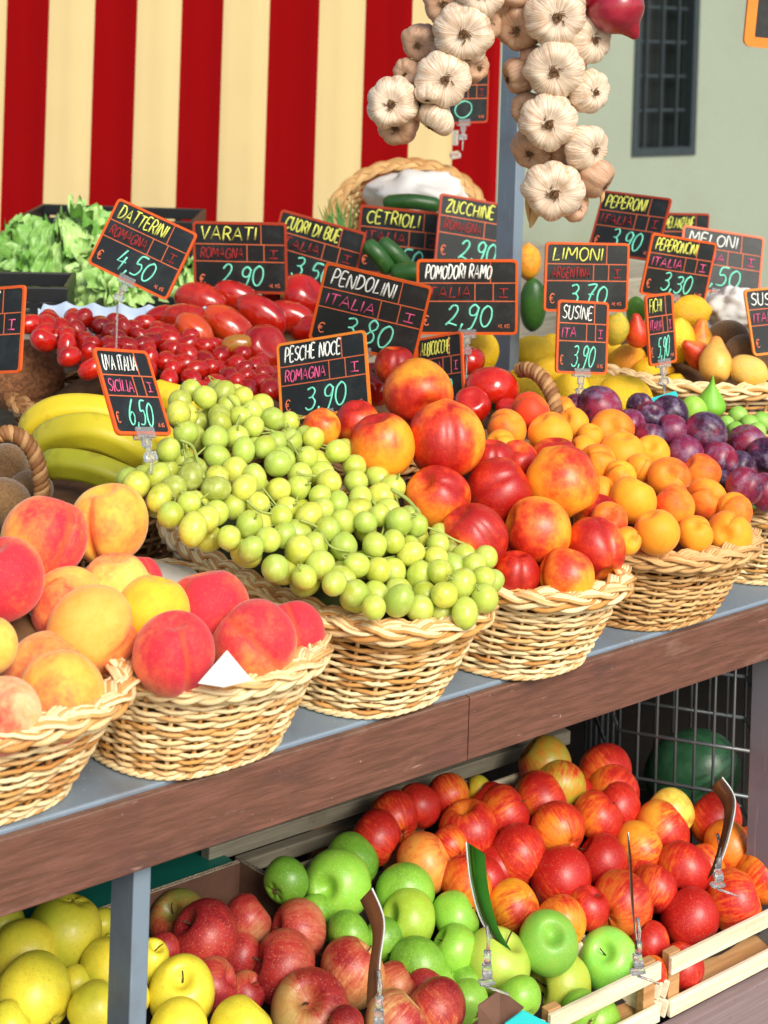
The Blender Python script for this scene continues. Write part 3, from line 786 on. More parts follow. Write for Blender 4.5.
# striped cloth behind the left half of the stall
ROOF_Y = 3.9
def awning():
    e = [-90, -40, 5, 48, 93, 136, 180, 222, 268, 318, 364, 411, 455, 500]
    m = MB(); nz = 30; rows = []
    cols = []
    for i in range(len(e) - 1):
        for k in range(5): cols.append((e[i] + (e[i + 1] - e[i]) * k / 5., i))
    cols.append((e[-1], len(e) - 2))
    vs = []; 
    for px, i in cols:
        base = dep(px, 60, 4.1 - px * .0004)
        for j in range(nz + 1):
            z = .2 + j * (3.2 - .2) / nz
            wv = .004 * math.sin(px * .071 + .4 * math.sin(z * 1.3)) + .002 * math.sin(px * .21 + z)
            lean = (z - base.z) * TH * 0.0
            p = Vector((base.x, base.y, z)) + DV * wv
            vs.append(p)
    fs = []; mi = []
    for c in range(len(cols) - 1):
        for j in range(nz):
            a = c * (nz + 1) + j; fs.append((a, a + nz + 1, a + nz + 2, a + 1)); mi.append(0 if cols[c][1] % 2 == 0 else 1)
    m.v = vs; m.f = fs; m.mi = mi; m.tint = [.5] * len(vs)
    o = empty('striped_awning', (vs[0].x, vs[0].y, .2)); bc = m.build('back_cloth', [M['ared'], M['acream']], o, True)
    md = bc.modifiers.new('thick', 'SOLIDIFY'); md.thickness = .003
    m = MB(); x0, x1, y0, y1 = -1.6, 4.6, ROOF_Y, 4.4; n = 56  # roof strip out of view, added as a light blocker
    for k in range(n):
        a_ = x0 + (x1 - x0) * k / n; b_ = x0 + (x1 - x0) * (k + 1) / n
        m.add([(a_, y0, 2.32), (b_, y0, 2.32), (b_, y1, 2.95), (a_, y1, 2.95)], [(0, 1, 2, 3)], k % 2)
        m.add([(a_, y0, 2.32), (b_, y0, 2.32), (b_, y0 - .01, 2.14), (a_, y0 - .01, 2.14)], [(0, 1, 2, 3)], k % 2)
    m.build('unseen_roof_cloth', [M['ared'], M['acream']], o, False)
    tag(o, 'red and cream striped awning cloth hanging behind the left half of the stall', 'awning')
awning()

# ------------------------------------------------------------------ the stall table
ZT = .85
stall = empty('stall_table', (1.2, 1.9, 0)); tag(stall, 'long market stall table with a brown front board and grey steel frame', 'table')
m = MB(); m.box((1.55, 2.145, ZT - .012), (4.4, 1.668, .024), 0, None, .002)
m.build('tabletop', M['top'], stall, False)
sx = onz(481, 700, ZT).x; m = MB(); m.box(((sx - 1.2) / 2, 1.305, ZT - .0380), (sx + 1.2 - .0012, .009, .069), 0, None, .0010); m.box(((sx + 3.7) / 2, 1.305, ZT - .0380), (3.7 - sx - .0012, .009, .069), 0, None, .0010)
ob = m.build('front_board', M['board'], stall, False)
for (px, py, yy) in ((129, 940, 1.345), (768, 720, 1.345)):
    p = ony(px, py, yy); m = MB(); m.box((p.x, yy, .41), (.019, .044, .81), 0, None, .0015); m.build('leg', M['post'], stall, False)
m = MB(); p = ony(509, 250, 1.80); m.box((p.x, 1.80, 1.72), (.019, .040, 1.75), 0, None, .0015); m.build('upright_post', M['post'], stall, False)
m = MB(); m.box((1.55, 1.9, .33), (4.4, 1.15, .03), 0, None, .002); m.build('lower_shelf', M['darkwood'], stall, False)
m = MB(); m.box((1.55, 1.296, .318), (4.4, .018, .105), 0, None, .002); m.build('shelf_edge_board', M['mdf'], stall, False)
m = MB(); m.box((1.55, 2.62, .42), (4.4, .012, .82)); m.build('back_panel', M['darkliner'], stall, False)  # dark sheet added where there is only shade under the table
m = MB(); m.box((-.60, 1.9, .42), (.012, 1.2, .82)); m.build('side_panel', M['black'], stall, False)

# ------------------------------------------------------------------ front row of baskets
PL = {'B1': (.992, 1.28, .42), 'B2': (.990, 1.28, .42), 'B3': (.992, 1.27, .52), 'B4': (.985, 1.28, .58), 'B5': (.985, 1.28, .42), 'B6': (.99, 1.28, .45)}
for k_, v_ in (('B1', 1.245), ('B2', 1.246), ('B3', 1.243), ('B4', 1.235), ('B5', 1.258), ('B6', 1.283)): FRONT[PL[k_]] = v_
def lin_of(k, d=.055): z, y, s = PL[k]; return (z - d, y, s)
GB = 'wicker baskets along the front of the table'
basket('wicker basket cut by the left edge, holding yellow and pink peaches', .622, 1.425, ZT, .978, (.118, .188), (.088, .105), 30, 24, group=GB, front_shift=0, liner=lin_of('B1'), seed=1)
basket('wicker basket of peaches with a white paper corner showing at its rim', .842, 1.410, ZT, .968, (.114, .172), (.094, .112), 32, 24, group=GB, liner=lin_of('B2', .08), linermat='paper', seed=2)
basket('long wicker basket heaped with green grapes', 1.068, 1.475, ZT, .972, (.110, .240), (.092, .172), 36, 24, group=GB, liner=lin_of('B3', .06), linermat='olive', seed=3)
basket('wicker basket of red and orange nectarines', 1.272, 1.455, ZT, .968, (.106, .228), (.090, .168), 34, 24, group=GB, liner=lin_of('B4', .06), seed=4)
basket('wicker basket of orange apricots', 1.515, 1.445, ZT, .962, (.122, .195), (.098, .138), 36, 24, mat='wicker_o', group=GB, liner=lin_of('B5', .04), seed=5)
basket('wicker basket of dark plums at the right edge', 1.768, 1.46, ZT, .962, (.118, .185), (.095, .125), 34, 24, group=GB, liner=lin_of('B6', .04), seed=6)

GP = 'peaches in the two front left baskets'
for a in [
 ('B1', 2, 580, 84, .78, 'deep pink peach cut by the left edge below the kiwis', (-.3, .9, .2), (-.6, .5, .6), 'f5b04a'),
 ('B1', -12, 646, 58, .1, 'plain yellow peach at the left edge, behind the other peaches of the nearest basket', (0, 1, 0), (0, 0, -1), 'f8cc5a'),
 ('B1', 47, 678, 90, .55, 'peach with a pink top at the back of the nearest basket', (.1, -.9, -.3), (0, 1, .4), 'f6b860', .06),
 ('B1', 60, 699, 92, .48, 'yellow peach with a red patch, foremost in the nearest basket', (.6, -.7, .2), (-1, .3, .6), 'fac64e'),
 ('B1', 3, 716, 76, .3, 'pale peach at the left edge, lowest in the nearest basket', (0, .9, .2), (-.6, .9, .3), 'f6c890'),
 ('B2', 44, 538, 86, .62, 'large red peach with a yellow patch on top, left of the seamed yellow one', (.2, .8, -.4), (.1, -.6, .6), 'fab84a'),
 ('B2', 109, 523, 80, .12, 'yellow peach with an orange seam, topmost in its basket beside the grapes', (-.2, .95, .1), (-.3, -.2, .9), 'fbc04c'),
 ('B2', 133, 583, 58, .8, 'pink peach mostly hidden behind the yellow one under the topmost peach', (0, .9, -.3), (.5, .3, .3), None),
 ('B2', 116, 590, 74, .28, 'yellow peach with a pink rim, just under the topmost seamed peach', (0, .9, .0), (0, .7, -.6), 'fad064'),
 ('B2', 68, 605, 74, .3, 'orange yellow peach between the large red one and the smooth yellow one', (.3, .9, .3), (-1, -.2, .2), 'f8bc58'),
 ('B2', 91, 631, 90, .22, 'large smooth yellow orange peach in the front left of the second basket', (-.3, .3, -.9), (.5, .4, -.7), 'f8b654'),
 ('B2', 153, 612, 74, .05, 'bright yellow peach behind the dark red one', (.2, .9, -.2), (.3, .2, -.9), 'fac830'),
 ('B2', 174, 653, 82, .85, 'dark red peach at the rim beside the white paper corner', (0, .95, .25), (.4, .3, .8), 'f6a44a'),
 ('B2', 208, 612, 86, .62, 'two-lobed pink peach behind the white paper corner', (-.2, .85, -.2), (-.5, .2, .7), 'f4b060'),
 ('B2', 254, 645, 86, .58, 'pink and orange peach right of the white paper corner', (-.7, .5, -.3), (.5, .0, .9), 'f6a850'),
 ('B2', 290, 636, 70, .75, 'pink peach furthest right in the peach basket', (-.3, .8, -.4), (.0, .8, .4), 'f4aa5a')]:
    fruit('peach', a[1], a[2], a[3], PL[a[0]], a[5], GP, min(.85, a[4] + .10), a[6], a[7], a[8], jit=a[9] if len(a) > 9 else 0)
# paper corner standing at the rim of the second basket
m = MB(); A = [dep(198, 683, 1.432), dep(227, 650, 1.452), dep(252, 680, 1.437), dep(224, 687, 1.428)]
for q in (0, .0008):
    m.add([p - DV * q for p in A], [(0, 1, 2, 3)] if q else [(3, 2, 1, 0)])
m.build('paper_sheet', M['paper'], None, False, loc=A[3]); tag(bpy.data.objects['paper_sheet'], 'white paper corner folded up between two peaches', 'paper')

# ------------------------------------------------------------------ grapes
def inpoly(x, y, P):
    c = False; j = len(P) - 1
    for i in range(len(P)):
        if (P[i][1] > y) != (P[j][1] > y) and x < (P[j][0] - P[i][0]) * (y - P[i][1]) / (P[j][1] - P[i][1]) + P[i][0]: c = not c
        j = i
    return c
GPOLY = [(180, 398), (190, 388), (205, 385), (258, 402), (300, 428), (372, 462), (400, 492), (418, 528), (452, 540), (484, 535), (490, 560), (492, 592), (482, 612), (440, 617), (398, 614), (345, 603), (285, 574), (232, 548), (196, 534), (156, 514), (146, 500), (122, 482), (122, 470), (150, 468), (170, 440), (176, 418)]
def grapes():
    rnd = random.Random(11); pts = []
    bun = []
    defs = [('bunch of olive green grapes hanging at the left of the grape basket beside the bananas', lambda x, y: x < 222 and y > 435 or x < 200, (165, 500)),
            ('bunch of pale green grapes at the top of the heap, under the grape price card', lambda x, y: y < 476, (230, 440)),
            ('bunch of green grapes in the middle of the heap, touching the basket rim', lambda x, y: x < 345, (290, 530)),
            ('bunch of yellow green grapes spilling to the right end of the basket beside the nectarines', lambda x, y: True, (420, 560))]
    for l, f, c in defs:
        t = onpl(c[0], c[1], PL['B3']); r = empty('grape_bunch', dep(c[0], c[1], t + .03)); tag(r, l, 'grapes', 'bunches of green grapes'); bun.append([r, f, 0, c, t])
    D = .0272
    for layer, (dz, tries, mind) in enumerate(((0, 12000, .86), (.021, 7000, .9))):
        for _ in range(tries):
            px = rnd.uniform(112, 500); py = rnd.uniform(375, 615)
            if not inpoly(px, py, GPOLY): continue
            t = onpl(px, py, PL['B3']) + dz + rnd.uniform(-.011, .011)
            bumpy = .034 * noise.noise(Vector((px * .018, py * .018, 3)))
            t += bumpy
            p = dep(px, py, t); d = D * rnd.uniform(.88, 1.1)
            if any((p - q).length < mind * (d + e) / 2 for q, e, *_ in pts): continue
            pts.append((p, d, px, py, layer))
    for p, d, px, py, layer in pts:
        b = next(b for b in bun if b[1](px, py))
        if b[2] >= 98: continue
        b[2] += 1
        g_ = bpy.data.objects.new('grape', ME['grape', rnd.randrange(3)]); C.objects.link(g_); g_.location = p; g_.scale = (d, d, d)
        g_.rotation_euler = (rnd.uniform(0, 6), rnd.uniform(0, 6), rnd.uniform(0, 6))
        c = lin('c8d85c') if rnd.random() < .5 else lin('dede5c' if rnd.random() < .6 else 'b0c858')
        if px < 225 and rnd.random() < .6: c = lin('a3ac4c')
        j = rnd.uniform(.92, 1.08); g_.color = (c[0] * j, c[1] * j, c[2] * j, rnd.uniform(.0, .5)); attach(g_, b[0])
    for i, (r, f, n, c, t) in enumerate(bun):
        m = MB(); own = [q for q in pts if next(b for b in bun if b[1](q[2], q[3]))[0] is r]
        cen = sum((q[0] for q in own), Vector()) / len(own)
        for q in own[::8]:
            e = q[0]; a_ = camdir(random.uniform(-1, 1), random.uniform(.2, 1), random.uniform(.2, .8)); p0 = e + a_ * q[1] * .49
            m.tube([p0, p0 + a_ * .003], lambda k: .0016 - .0007 * k, 5); m.tube(catmull([p0 + a_ * .003, p0 + a_ * .008 + DV * .004, e + DV * .016 + UZ * .006], 3), .0008, 4)
        for q in own[::2]:
            e = q[0]; mid = (e * .6 + cen * .4) + DV * .006; m.tube(catmull([e, mid, cen + DV * .012], 3), .0011, 5)
        m.build('stalk', M['greenstem'], r)
    # the brown curved stalks that show at the right end
    m = MB()
    m.tube(catmull([dep(x, y, onpl(x, y, PL['B3']) - .012) for x, y in ((391, 489), (408, 500), (419, 515), (422, 530))], 6), .0022, 7)
    m.build('bare_stalk', M['greenstem'], bun[3][0]); m = MB()
    m.tube(catmull([dep(x, y, onpl(x, y, PL['B3']) - .014) for x, y in ((426, 527), (440, 532), (455, 540), (468, 545))], 6), .0013, 6)
    m.build('bare_stalk', M['greenstem'], bun[3][0]); m = MB()
    m.tube(catmull([dep(x, y, onpl(x, y, PL['B3']) - .014) for x, y in ((296, 472), (305, 475), (316, 476))], 6), .0014, 6)
    m.build('bare_stalk', M['greenstem'], bun[2][0]); m = MB()
    m.tube(catmull([dep(x, y, onpl(x, y, PL['B3']) - .012) for x, y in ((180, 440), (192, 446), (198, 462), (204, 478))], 6), .0018, 6)
    m.build('bare_stalk', M['greenstem'], bun[0][0])
    for bi, P_ in ((1, ((228, 396), (240, 412), (236, 430), (248, 446))), (1, ((270, 430), (288, 440), (300, 458))), (2, ((180, 492), (200, 500), (214, 516))), (2, ((300, 520), (318, 528), (330, 546), (350, 552))), (3, ((372, 500), (384, 520), (380, 540))), (3, ((420, 560), (440, 572), (452, 592))), (2, ((246, 500), (262, 512), (284, 514)))):
        q = MB(); q.tube(catmull([dep(x, y, onpl(x, y, PL['B3']) - .013 + .004 * (i % 2)) for i, (x, y) in enumerate(P_)], 6), lambda k: .0017 - .0007 * k, 6)
        x, y = P_[1]
        for dx, dy in ((9, -7), (-8, 6), (7, 9)):
            q.tube([dep(x, y, onpl(x, y, PL['B3']) - .009), dep(x + dx, y + dy, onpl(x, y, PL['B3']) - .006)], .0009, 5)
        q.build('bare_stalk', M['greenstem'], bun[bi][0])
    return len(pts)
NG = grapes()
print('grapes', NG)

# ------------------------------------------------------------------ nectarines
GN = 'nectarines in one basket'
for a in [
 (419, 394, 70, .6, 'yellow red nectarine topmost on the heap, under the apricot price card', (.3, -.3, .9), (-.6, -.6, .3), 0.),
 (446, 440, 77, .5, 'streaked nectarine with a crease facing out, just below the topmost one', (.0, -.9, .2), (.1, .1, 1), -.03),
 (382, 446, 66, .55, 'orange nectarine with a dark red top, left of the creased one', (-.2, .9, .1), (-.2, .9, -.2), .0),
 (357, 424, 46, .95, 'dark red nectarine behind the orange one, beside the pink-lettered card', (0, .9, .3), (0, 1, .3), .04),
 (322, 428, 38, .15, 'small orange nectarine showing between the grapes and the price card', (.4, .8, .3), (-.6, .4, -.3), .02),
 (437, 499, 66, .5, 'yellow nectarine with a red right side, beside the bare grape stalk', (-.5, .7, .5), (.9, .3, .5), .0),
 (492, 462, 46, .85, 'pink red nectarine mostly hidden behind the two creased ones', (0, 1, 0), (0, .5, 1), .03),
 (499, 492, 68, .8, 'bright red nectarine with a yellow crease right of the middle of the heap', (.7, .5, .1), (-.6, .2, .7), 0.),
 (518, 462, 42, .55, 'small red and yellow nectarine at the back right of the heap', (0, .8, .4), (-.5, -.2, .9), .02),
 (474, 538, 68, .8, 'pink red nectarine against the right end of the grapes', (-.4, .6, .1), (.1, .6, .8), .0),
 (555, 462, 50, .9, 'dark red nectarine peeping out behind the large orange one', (0, .9, 0), (0, .8, .2), .04),
 (562, 484, 74, .38, 'large orange nectarine with red streaks low on its right, beside the apricots', (.5, -.8, .3), (.6, -.9, .3), -.01),
 (537, 531, 68, .18, 'smooth orange nectarine in the middle front, turned sideways', (-.8, .3, .1), (-.9, .2, .2), -.015),
 (595, 549, 62, .55, 'yellow nectarine with red shoulders at the right rim of its basket', (.3, -.6, .6), (.1, .8, .2), .0),
 (598, 520, 50, .85, 'red nectarine behind the red-shouldered one at the right rim', (0, .8, .2), (.3, .8, .4), .03),
 (567, 576, 56, .2, 'yellow orange nectarine lowest at the basket rim', (.2, .7, -.4), (-.8, .0, .3), .0),
 (517, 574, 46, .95, 'red nectarine beside the green leaf at the rim', (0, .8, 0), (0, .6, .8), .02),
 (395, 366, 42, .9, 'red nectarine hidden behind the topmost one', (0, .8, 0), (0, .6, .8), .07)]:
    fruit('nect', a[0], a[1], a[2], PL['B4'], a[4], GN, min(.8, .30 + a[3] * .62), a[5], a[6], jit=a[7])
def leaf(label, pts, w, mat='leaf'):
    P = catmull(pts, 5); m = MB(); vs = []; n = len(P)
    for i, p in enumerate(P):
        k = i / (n - 1); q = w * math.sin(PI * min(1, k * .95 + .03)) ** .7
        tg = (P[min(i + 1, n - 1)] - P[max(i - 1, 0)]).normalized(); s = tg.cross(DV).normalized()
        vs += [p + s * q, p - DV * q * .3, p - s * q]
    fs = []
    for i in range(n - 1): fs += [(3 * i, 3 * i + 1, 3 * i + 4, 3 * i + 3), (3 * i + 1, 3 * i + 2, 3 * i + 5, 3 * i + 4)]
    m.add(vs, fs); o = m.build('leaf', M[mat], None, True, loc=P[0]); md = o.modifiers.new('t', 'SOLIDIFY'); md.thickness = .0008
    tag(o, label, 'leaf'); return o
leaf('green leaf tucked under the red nectarine at the basket rim', [dep(499, 572, 1.775), dep(512, 573, 1.76), dep(530, 581, 1.755)], .010)

# ------------------------------------------------------------------ apricots
GA = 'apricots in one basket'
AP = [
 (531, 412, 40, .8, 'reddest apricot at the top left of the heap, under the rope handle'), (507, 429, 40, .35, 'orange apricot below the red tomato with the dark calyx'),
 (550, 434, 44, .2, 'wide orange apricot below the reddest one'), (501, 446, 32, .1, 'small yellow apricot beside the creased nectarine'),
 (573, 424, 32, .15, 'yellow apricot left of the biggest plum'), (612, 432, 46, .4, 'wide apricot with a red left end, right under the biggest plum'),
 (590, 436, 26, .1, 'small apricot wedged between two wide ones in the back row'), (622, 454, 46, .1, 'yellow apricot in the middle of the back rows'),
 (652, 453, 36, .1, 'apricot leaning on the bright red plum'), (597, 464, 40, .3, 'apricot in the second row, left of the middle'),
 (641, 468, 30, .25, 'small apricot with a dimple facing out near the middle'), (583, 451, 30, .35, 'small apricot right behind the large orange nectarine'),
 (621, 476, 32, .2, 'small apricot above the largest one'), (600, 494, 36, .2, 'apricot between the large nectarine and the largest apricot'),
 (633, 500, 48, .3, 'largest apricot in the middle of the heap'), (669, 479, 43, .45, 'round apricot with a pale shine, right of the middle'),
 (701, 474, 40, .7, 'pinkish apricot below the dark plums'), (675, 506, 41, .5, 'apricot in the second row between the largest and the tip-forward one'),
 (706, 500, 43, .4, 'apricot with a pointed red tip towards the right'), (657, 532, 46, .15, 'oval apricot lying on its side at the front left of the rim'),
 (695, 534, 36, .1, 'upright apricot in the middle of the front row'), (729, 535, 46, .2, 'oval apricot at the front right of the rim'),
 (735, 511, 36, .35, 'apricot behind the one at the front right of the rim'), (609, 521, 38, .7, 'pinkish apricot behind the right shoulder of the lowest nectarines'),
 (627, 541, 28, .2, 'small apricot showing at the left end of the rim'), (563, 410, 26, .3, 'small apricot at the very back beside the rope handle')]
for a in AP: fruit('apri', a[0], a[1], a[2], PL['B5'], a[4], GA, a[3], asp=.96, jit=random.uniform(-.008, .008))

# ------------------------------------------------------------------ plums
GPl = 'plums in the right basket'
for a in [
 (599, 408, 44, .75, 'biggest dark plum, alone at the left behind the apricots', -.02), (577, 409, 30, .8, 'small dark plum half hidden left of the biggest one', .02),
 (630, 425, 32, .25, 'red plum right of the biggest one', 0), (650, 418, 32, .85, 'dusty dark plum in the back row, touching the blue card', 0),
 (670, 414, 37, .95, 'darkest round plum in the back row, beside the round green fig', 0), (650, 439, 32, .7, 'dusty purple plum behind the leaning apricot', 0),
 (672, 432, 34, .2, 'red plum under the darkest round one', 0), (706, 433, 42, .75, 'large dusty plum under the pointed green fig', 0),
 (685, 454, 37, .05, 'bright pinkish red plum above the apricots', -.01), (719, 460, 37, .7, 'dark red plum in the middle of the plums', -.005),
 (747, 446, 42, .65, 'large dark plum near the right edge with a red top', 0), (766, 456, 36, .85, 'dusty plum cut by the right edge, in front of the large one', -.01),
 (745, 486, 38, .55, 'mottled plum at the front rim', 0), (765, 492, 38, .5, 'mottled plum cut by the right edge at the front rim', -.01),
 (724, 483, 24, .9, 'small dark plum low beside the pinkish apricot', .01), (640, 407, 28, .8, 'small plum at the very back, left of the blue card', .03), (740, 468, 34, .9, 'shaded plum under the large dark ones near the right edge', .02)]:
    fruit('plum', a[0], a[1], a[2], PL['B6'] if a[0] > 640 else PL['B5'], a[4], GPl, a[3], jit=a[5])
leaf('narrow green leaf under the mottled plums at the rim', [dep(724, 497, 2.07), dep(740, 502, 2.05), dep(756, 508, 2.04)], .007)
PF = (1.02, 1.42, .35)
fruit('fig', 711, 401, 33, PF, 'pointed green fig standing up behind the plums', 'green figs behind the plums', .3, (0, 1, .15), (0, 0, 1), asp=1.0, cat='fig')
fruit('figr', 693, 410, 27, PF, 'round pale green fig left of the pointed one', 'green figs behind the plums', .1, (.4, .8, .3), (0, 0, 1), cat='fig')
for i, (x, y, d, l) in enumerate([(726, 424, 14, 'small pale green fig nearest the pointed fig'), (738, 416, 16, 'small green fig with a dark tip, second in the row right of the pointed fig'), (750, 425, 16, 'small bright green fig in the middle of the little ones'), (736, 430, 14, 'lowest of the small green figs'), (762, 421, 15, 'small green fig nearest the right edge'), (757, 432, 15, 'small green fig right behind the red-topped plum')]):
    fruit('figr', x, y, d * 1.2, PF, l, 'small green figs beside the plums', .3, asp=1.0, col='9cc860', cat='fig')

# ------------------------------------------------------------------ second row: kiwis, bananas, tomatoes, lemons, pears
PK = (.985, 1.70, .35)
basket('brown wicker basket of kiwis with a twisted handle at the left edge', .735, 1.80, ZT, .965, (.105, .15), (.09, .12), 24, 10, mat='wicker_b', liner=(.95, 1.7, .3), seed=8, rimr=.0034)
kb = bpy.data.objects['wicker_basket.006']
rope([dep(-6, 438, 1.86), dep(8, 433, 1.86), dep(24, 440, 1.86), dep(36, 458, 1.86), dep(41, 480, 1.86), dep(42, 498, 1.86)], .0055, 'wicker_b', 'handle', kb)
for a in [(6, 503, 48, 'kiwi lowest at the left edge, above the large red peach'), (29, 491, 42, 'kiwi under the foot of the twisted handle'), (3, 466, 44, 'kiwi furthest up at the left edge, under the handle'), (20, 470, 26, 'small green-brown kiwi seen through the handle')]:
    fruit('kiwi', a[0], a[1], a[2], PK, a[3], 'kiwis in the brown basket', .5, (random.uniform(-1, 1), .3, .3))
fruit('coco', 26, 376, 74, (1.03, 2.0, 0), 'brown coconut behind the bananas at the left edge', None, .5, (.9, .2, .3), asp=1.0)
# bananas
basket('brown wicker basket holding the bananas', .985, 1.90, ZT, .965, (.125, .155), (.10, .12), 28, 10, mat='wicker_b', liner=(.96, 1.8, .0), seed=9)
def banana(label, pts, d, col, blush, root):
    P = catmull(pts, 8); m = MB(); n = len(P)
    def r(k):
        return d * .5 * min(1, .30 + 2.4 * k ** .8) * min(1, .26 + 2.6 * (1 - k) ** .8) 
    # five-sided soft section
    prev = None; vs = []; fs = []; NS = 20
    for i, p in enumerate(P):
        tg = (P[min(i + 1, n - 1)] - P[max(i - 1, 0)]).normalized(); u = tg.cross(DV).normalized(); w = tg.cross(u); q = r(i / (n - 1))
        for k in range(NS):
            a = 2 * PI * k / NS; rr = q * (1 + .085 * math.cos(5 * a)); vs.append(p + (u * math.cos(a) + w * math.sin(a)) * rr)
    for i in range(n - 1):
        for k in range(NS): fs.append((i * NS + k, i * NS + (k + 1) % NS, (i + 1) * NS + (k + 1) % NS, (i + 1) * NS + k))
    fs.append(tuple(range(NS))[::-1]); fs.append(tuple((n - 1) * NS + k for k in range(NS))); m.add(vs, fs)
    o = m.build('banana', M['banana'], None, True, loc=P[n // 2]); c = lin(col); o.color = (*c[:3], blush)
    tip = MB(); tip.tube([P[-2], P[-1] + (P[-1] - P[-2]) * .8], d * .15, 8); tip.build('tip', M['root'], o)
    tag(o, label, 'banana', 'bananas in one bunch'); return o
def bp(lst, z): return [dep(x, y, z + k) for x, y, k in lst]
banana('yellow banana curving along the top of the bunch', bp([(30, 452, .02), (34, 428, .0), (62, 412, -.01), (110, 415, -.01), (158, 438, 0), (190, 458, .02)], 2.06), .042, 'dcc42a', .3, None)
banana('green-shaded banana in the middle of the bunch', bp([(40, 462, .02), (52, 440, .0), (90, 432, -.03), (130, 446, -.03), (168, 474, 0)], 2.01), .046, 'd0c22a', .38, None)
banana('lowest and greenest banana with a dark tip, lying on the basket rim', bp([(36, 470, .02), (58, 464, -.02), (90, 468, -.03), (122, 480, -.03), (142, 489, -.01)], 1.95), .036, 'b8b828', .62, None)
banana('yellow banana behind the grape price card', bp([(150, 390, .02), (165, 396, 0), (190, 402, .0), (215, 408, .03)], 2.12), .036, 'e0c82a', .2, None)
banana('yellow banana running under the grape price card to the grapes', bp([(90, 425, .05), (120, 432, .03), (160, 446, .02), (196, 464, .04)], 2.05), .036, 'e0c82c', .2, None)

# tomatoes on the vine behind the nectarines
PT = (1.085, 1.62, .3)
basket('brown wicker basket of round red tomatoes behind the nectarines', 1.37, 1.80, ZT, 1.0, (.14, .14), (.11, .11), 24, 10, mat='wicker_b', liner=(1.0, 1.62, .2), seed=12)
for a in [(491, 391, 56, 'two-lobed red tomato in front of the post with its calyx below', (.1, -.8, .55), 1), (467, 360, 36, 'red tomato beside the yellow lemon, behind the apricot card', (0, 1, 0), 0), (472, 405, 38, 'red tomato below the two-lobed one, touching the apricot card', (0, .6, .6), 0),
          (375, 384, 46, 'glossy red tomato between the two cards with pink and green prices', (.2, .8, .5), 1), (508, 410, 26, 'small tomato right under the two-lobed one', (0, .8, .4), 0), (397, 363, 36, 'red tomato behind the topmost nectarine', (0, .9, .2), 0), (356, 372, 32, 'red tomato showing right of the nectarine card', (0, .9, .2), 0)]:
    fruit('ramo', a[0], a[1], a[2], PT, a[3], 'round tomatoes behind the nectarines', .35, a[4], stem=bool(a[5]), jit=.09 if a[0] in (467, 397) else (.03 if a[0] < 460 else 0))

# date tomatoes
PD = (1.055, 1.85, .22)
basket('brown wicker basket of tiny date tomatoes', 1.20, 2.05, ZT, 1.02, (.20, .22), (.17, .18), 34, 13, mat='wicker_b', liner=(1.02, 1.85, .22), seed=13)
def dates():
    rnd = random.Random(5); pts = []
    poly = [(26, 322), (60, 316), (100, 320), (160, 325), (205, 345), (240, 352), (278, 375), (290, 398), (230, 400), (190, 388), (150, 372), (90, 370), (70, 358), (45, 345), (26, 340)]
    for lay, dz in enumerate((0, .03)):
        for _ in range(3500 if lay == 0 else 900):
            px = rnd.uniform(20, 295); py = rnd.uniform(312, 403)
            if not inpoly(px, py, poly): continue
            t = onpl(px, py, PD) + dz + rnd.uniform(-.005, .005) + .02 * noise.noise(Vector((px * .03, py * .03, 1))); p = dep(px, py, t)
            if any((p - q).length < .0235 for q in pts): continue
            pts.append(p)
            o = bpy.data.objects.new('date_tomato', ME['dat', rnd.randrange(3)]); C.objects.link(o); o.location = p
            s = rnd.uniform(.026, .031); o.scale = (s, s, s); o.rotation_euler = (rnd.uniform(0, 6), rnd.uniform(0, 6), rnd.uniform(0, 6))
            c = lin('b40e0b'); o.color = (c[0] * rnd.uniform(.85, 1.1), c[1] * rnd.uniform(.7, 1.5), c[2], rnd.uniform(.2, .7))
            tag(o, 'small glossy date tomato in the heap behind the bananas', 'tomato', 'date tomatoes heaped behind the bananas')
    return len(pts)
print('dates', dates())
# plum tomatoes
PV = (1.10, 2.05, .15)
m_ = [(201, 301, 44, 40, 'plum tomato at the top left, in front of its price card', (.8, -.15, .2)), (184, 319, 40, .2, 'dull dark plum tomato above the date tomatoes', (.9, .1, .2)), (195, 333, 38, .0, 'orange plum tomato lying among the date tomatoes', (.7, -.6, .2)),
      (228, 327, 46, .3, 'orange red plum tomato in the middle of the front row', (.8, -.5, .2)), (237, 298, 40, .5, 'plum tomato at the back behind the front row', (.9, -.3, 0)), (262, 316, 46, .5, 'long red plum tomato behind the middle one', (.8, -.4, .1)),
      (291, 318, 42, .4, 'plum tomato between two price cards, above the roundest one', (.8, -.2, 0)), (264, 348, 46, .45, 'roundest glossy tomato, above the nectarine card', (.5, .5, .6)), (303, 297, 46, .6, 'dark tomato at the back beside the double heart card', (.5, .5, .3)),
      (312, 330, 36, .5, 'tomato touching the white-lettered card on its left', (.6, .3, .3)), (282, 290, 36, .7, 'darkest tomato under the dull-framed card', (.6, .3, .3)), (160, 316, 26, .5, 'small tomato end at the left of the plum tomatoes', (.8, .3, 0)), (236, 345, 26, -.4, 'green-yellow tomato low between the plum tomatoes and date tomatoes', (.8, .2, 0))]
for a in m_:
    k = 'ramo' if a[0] in (264, 303) else 'var'
    fruit(k, a[0], a[1], a[2] * (.82 if k == 'var' else 1.05), PV, a[4], 'plum tomatoes in front of their price card', min(.7, max(0, a[3] if a[3] < 2 else .4)), a[5], stem=False, col='a8842c' if a[0] == 236 else ('d0521c' if a[3] in (0, .3, .0) else 'a4200f'), cat='tomato')
basket('brown wicker basket of plum tomatoes behind the date tomatoes', 1.52, 2.28, ZT, 1.04, (.17, .17), (.13, .13), 24, 10, mat='wicker_b', liner=(1.03, 2.05, .1), seed=14)

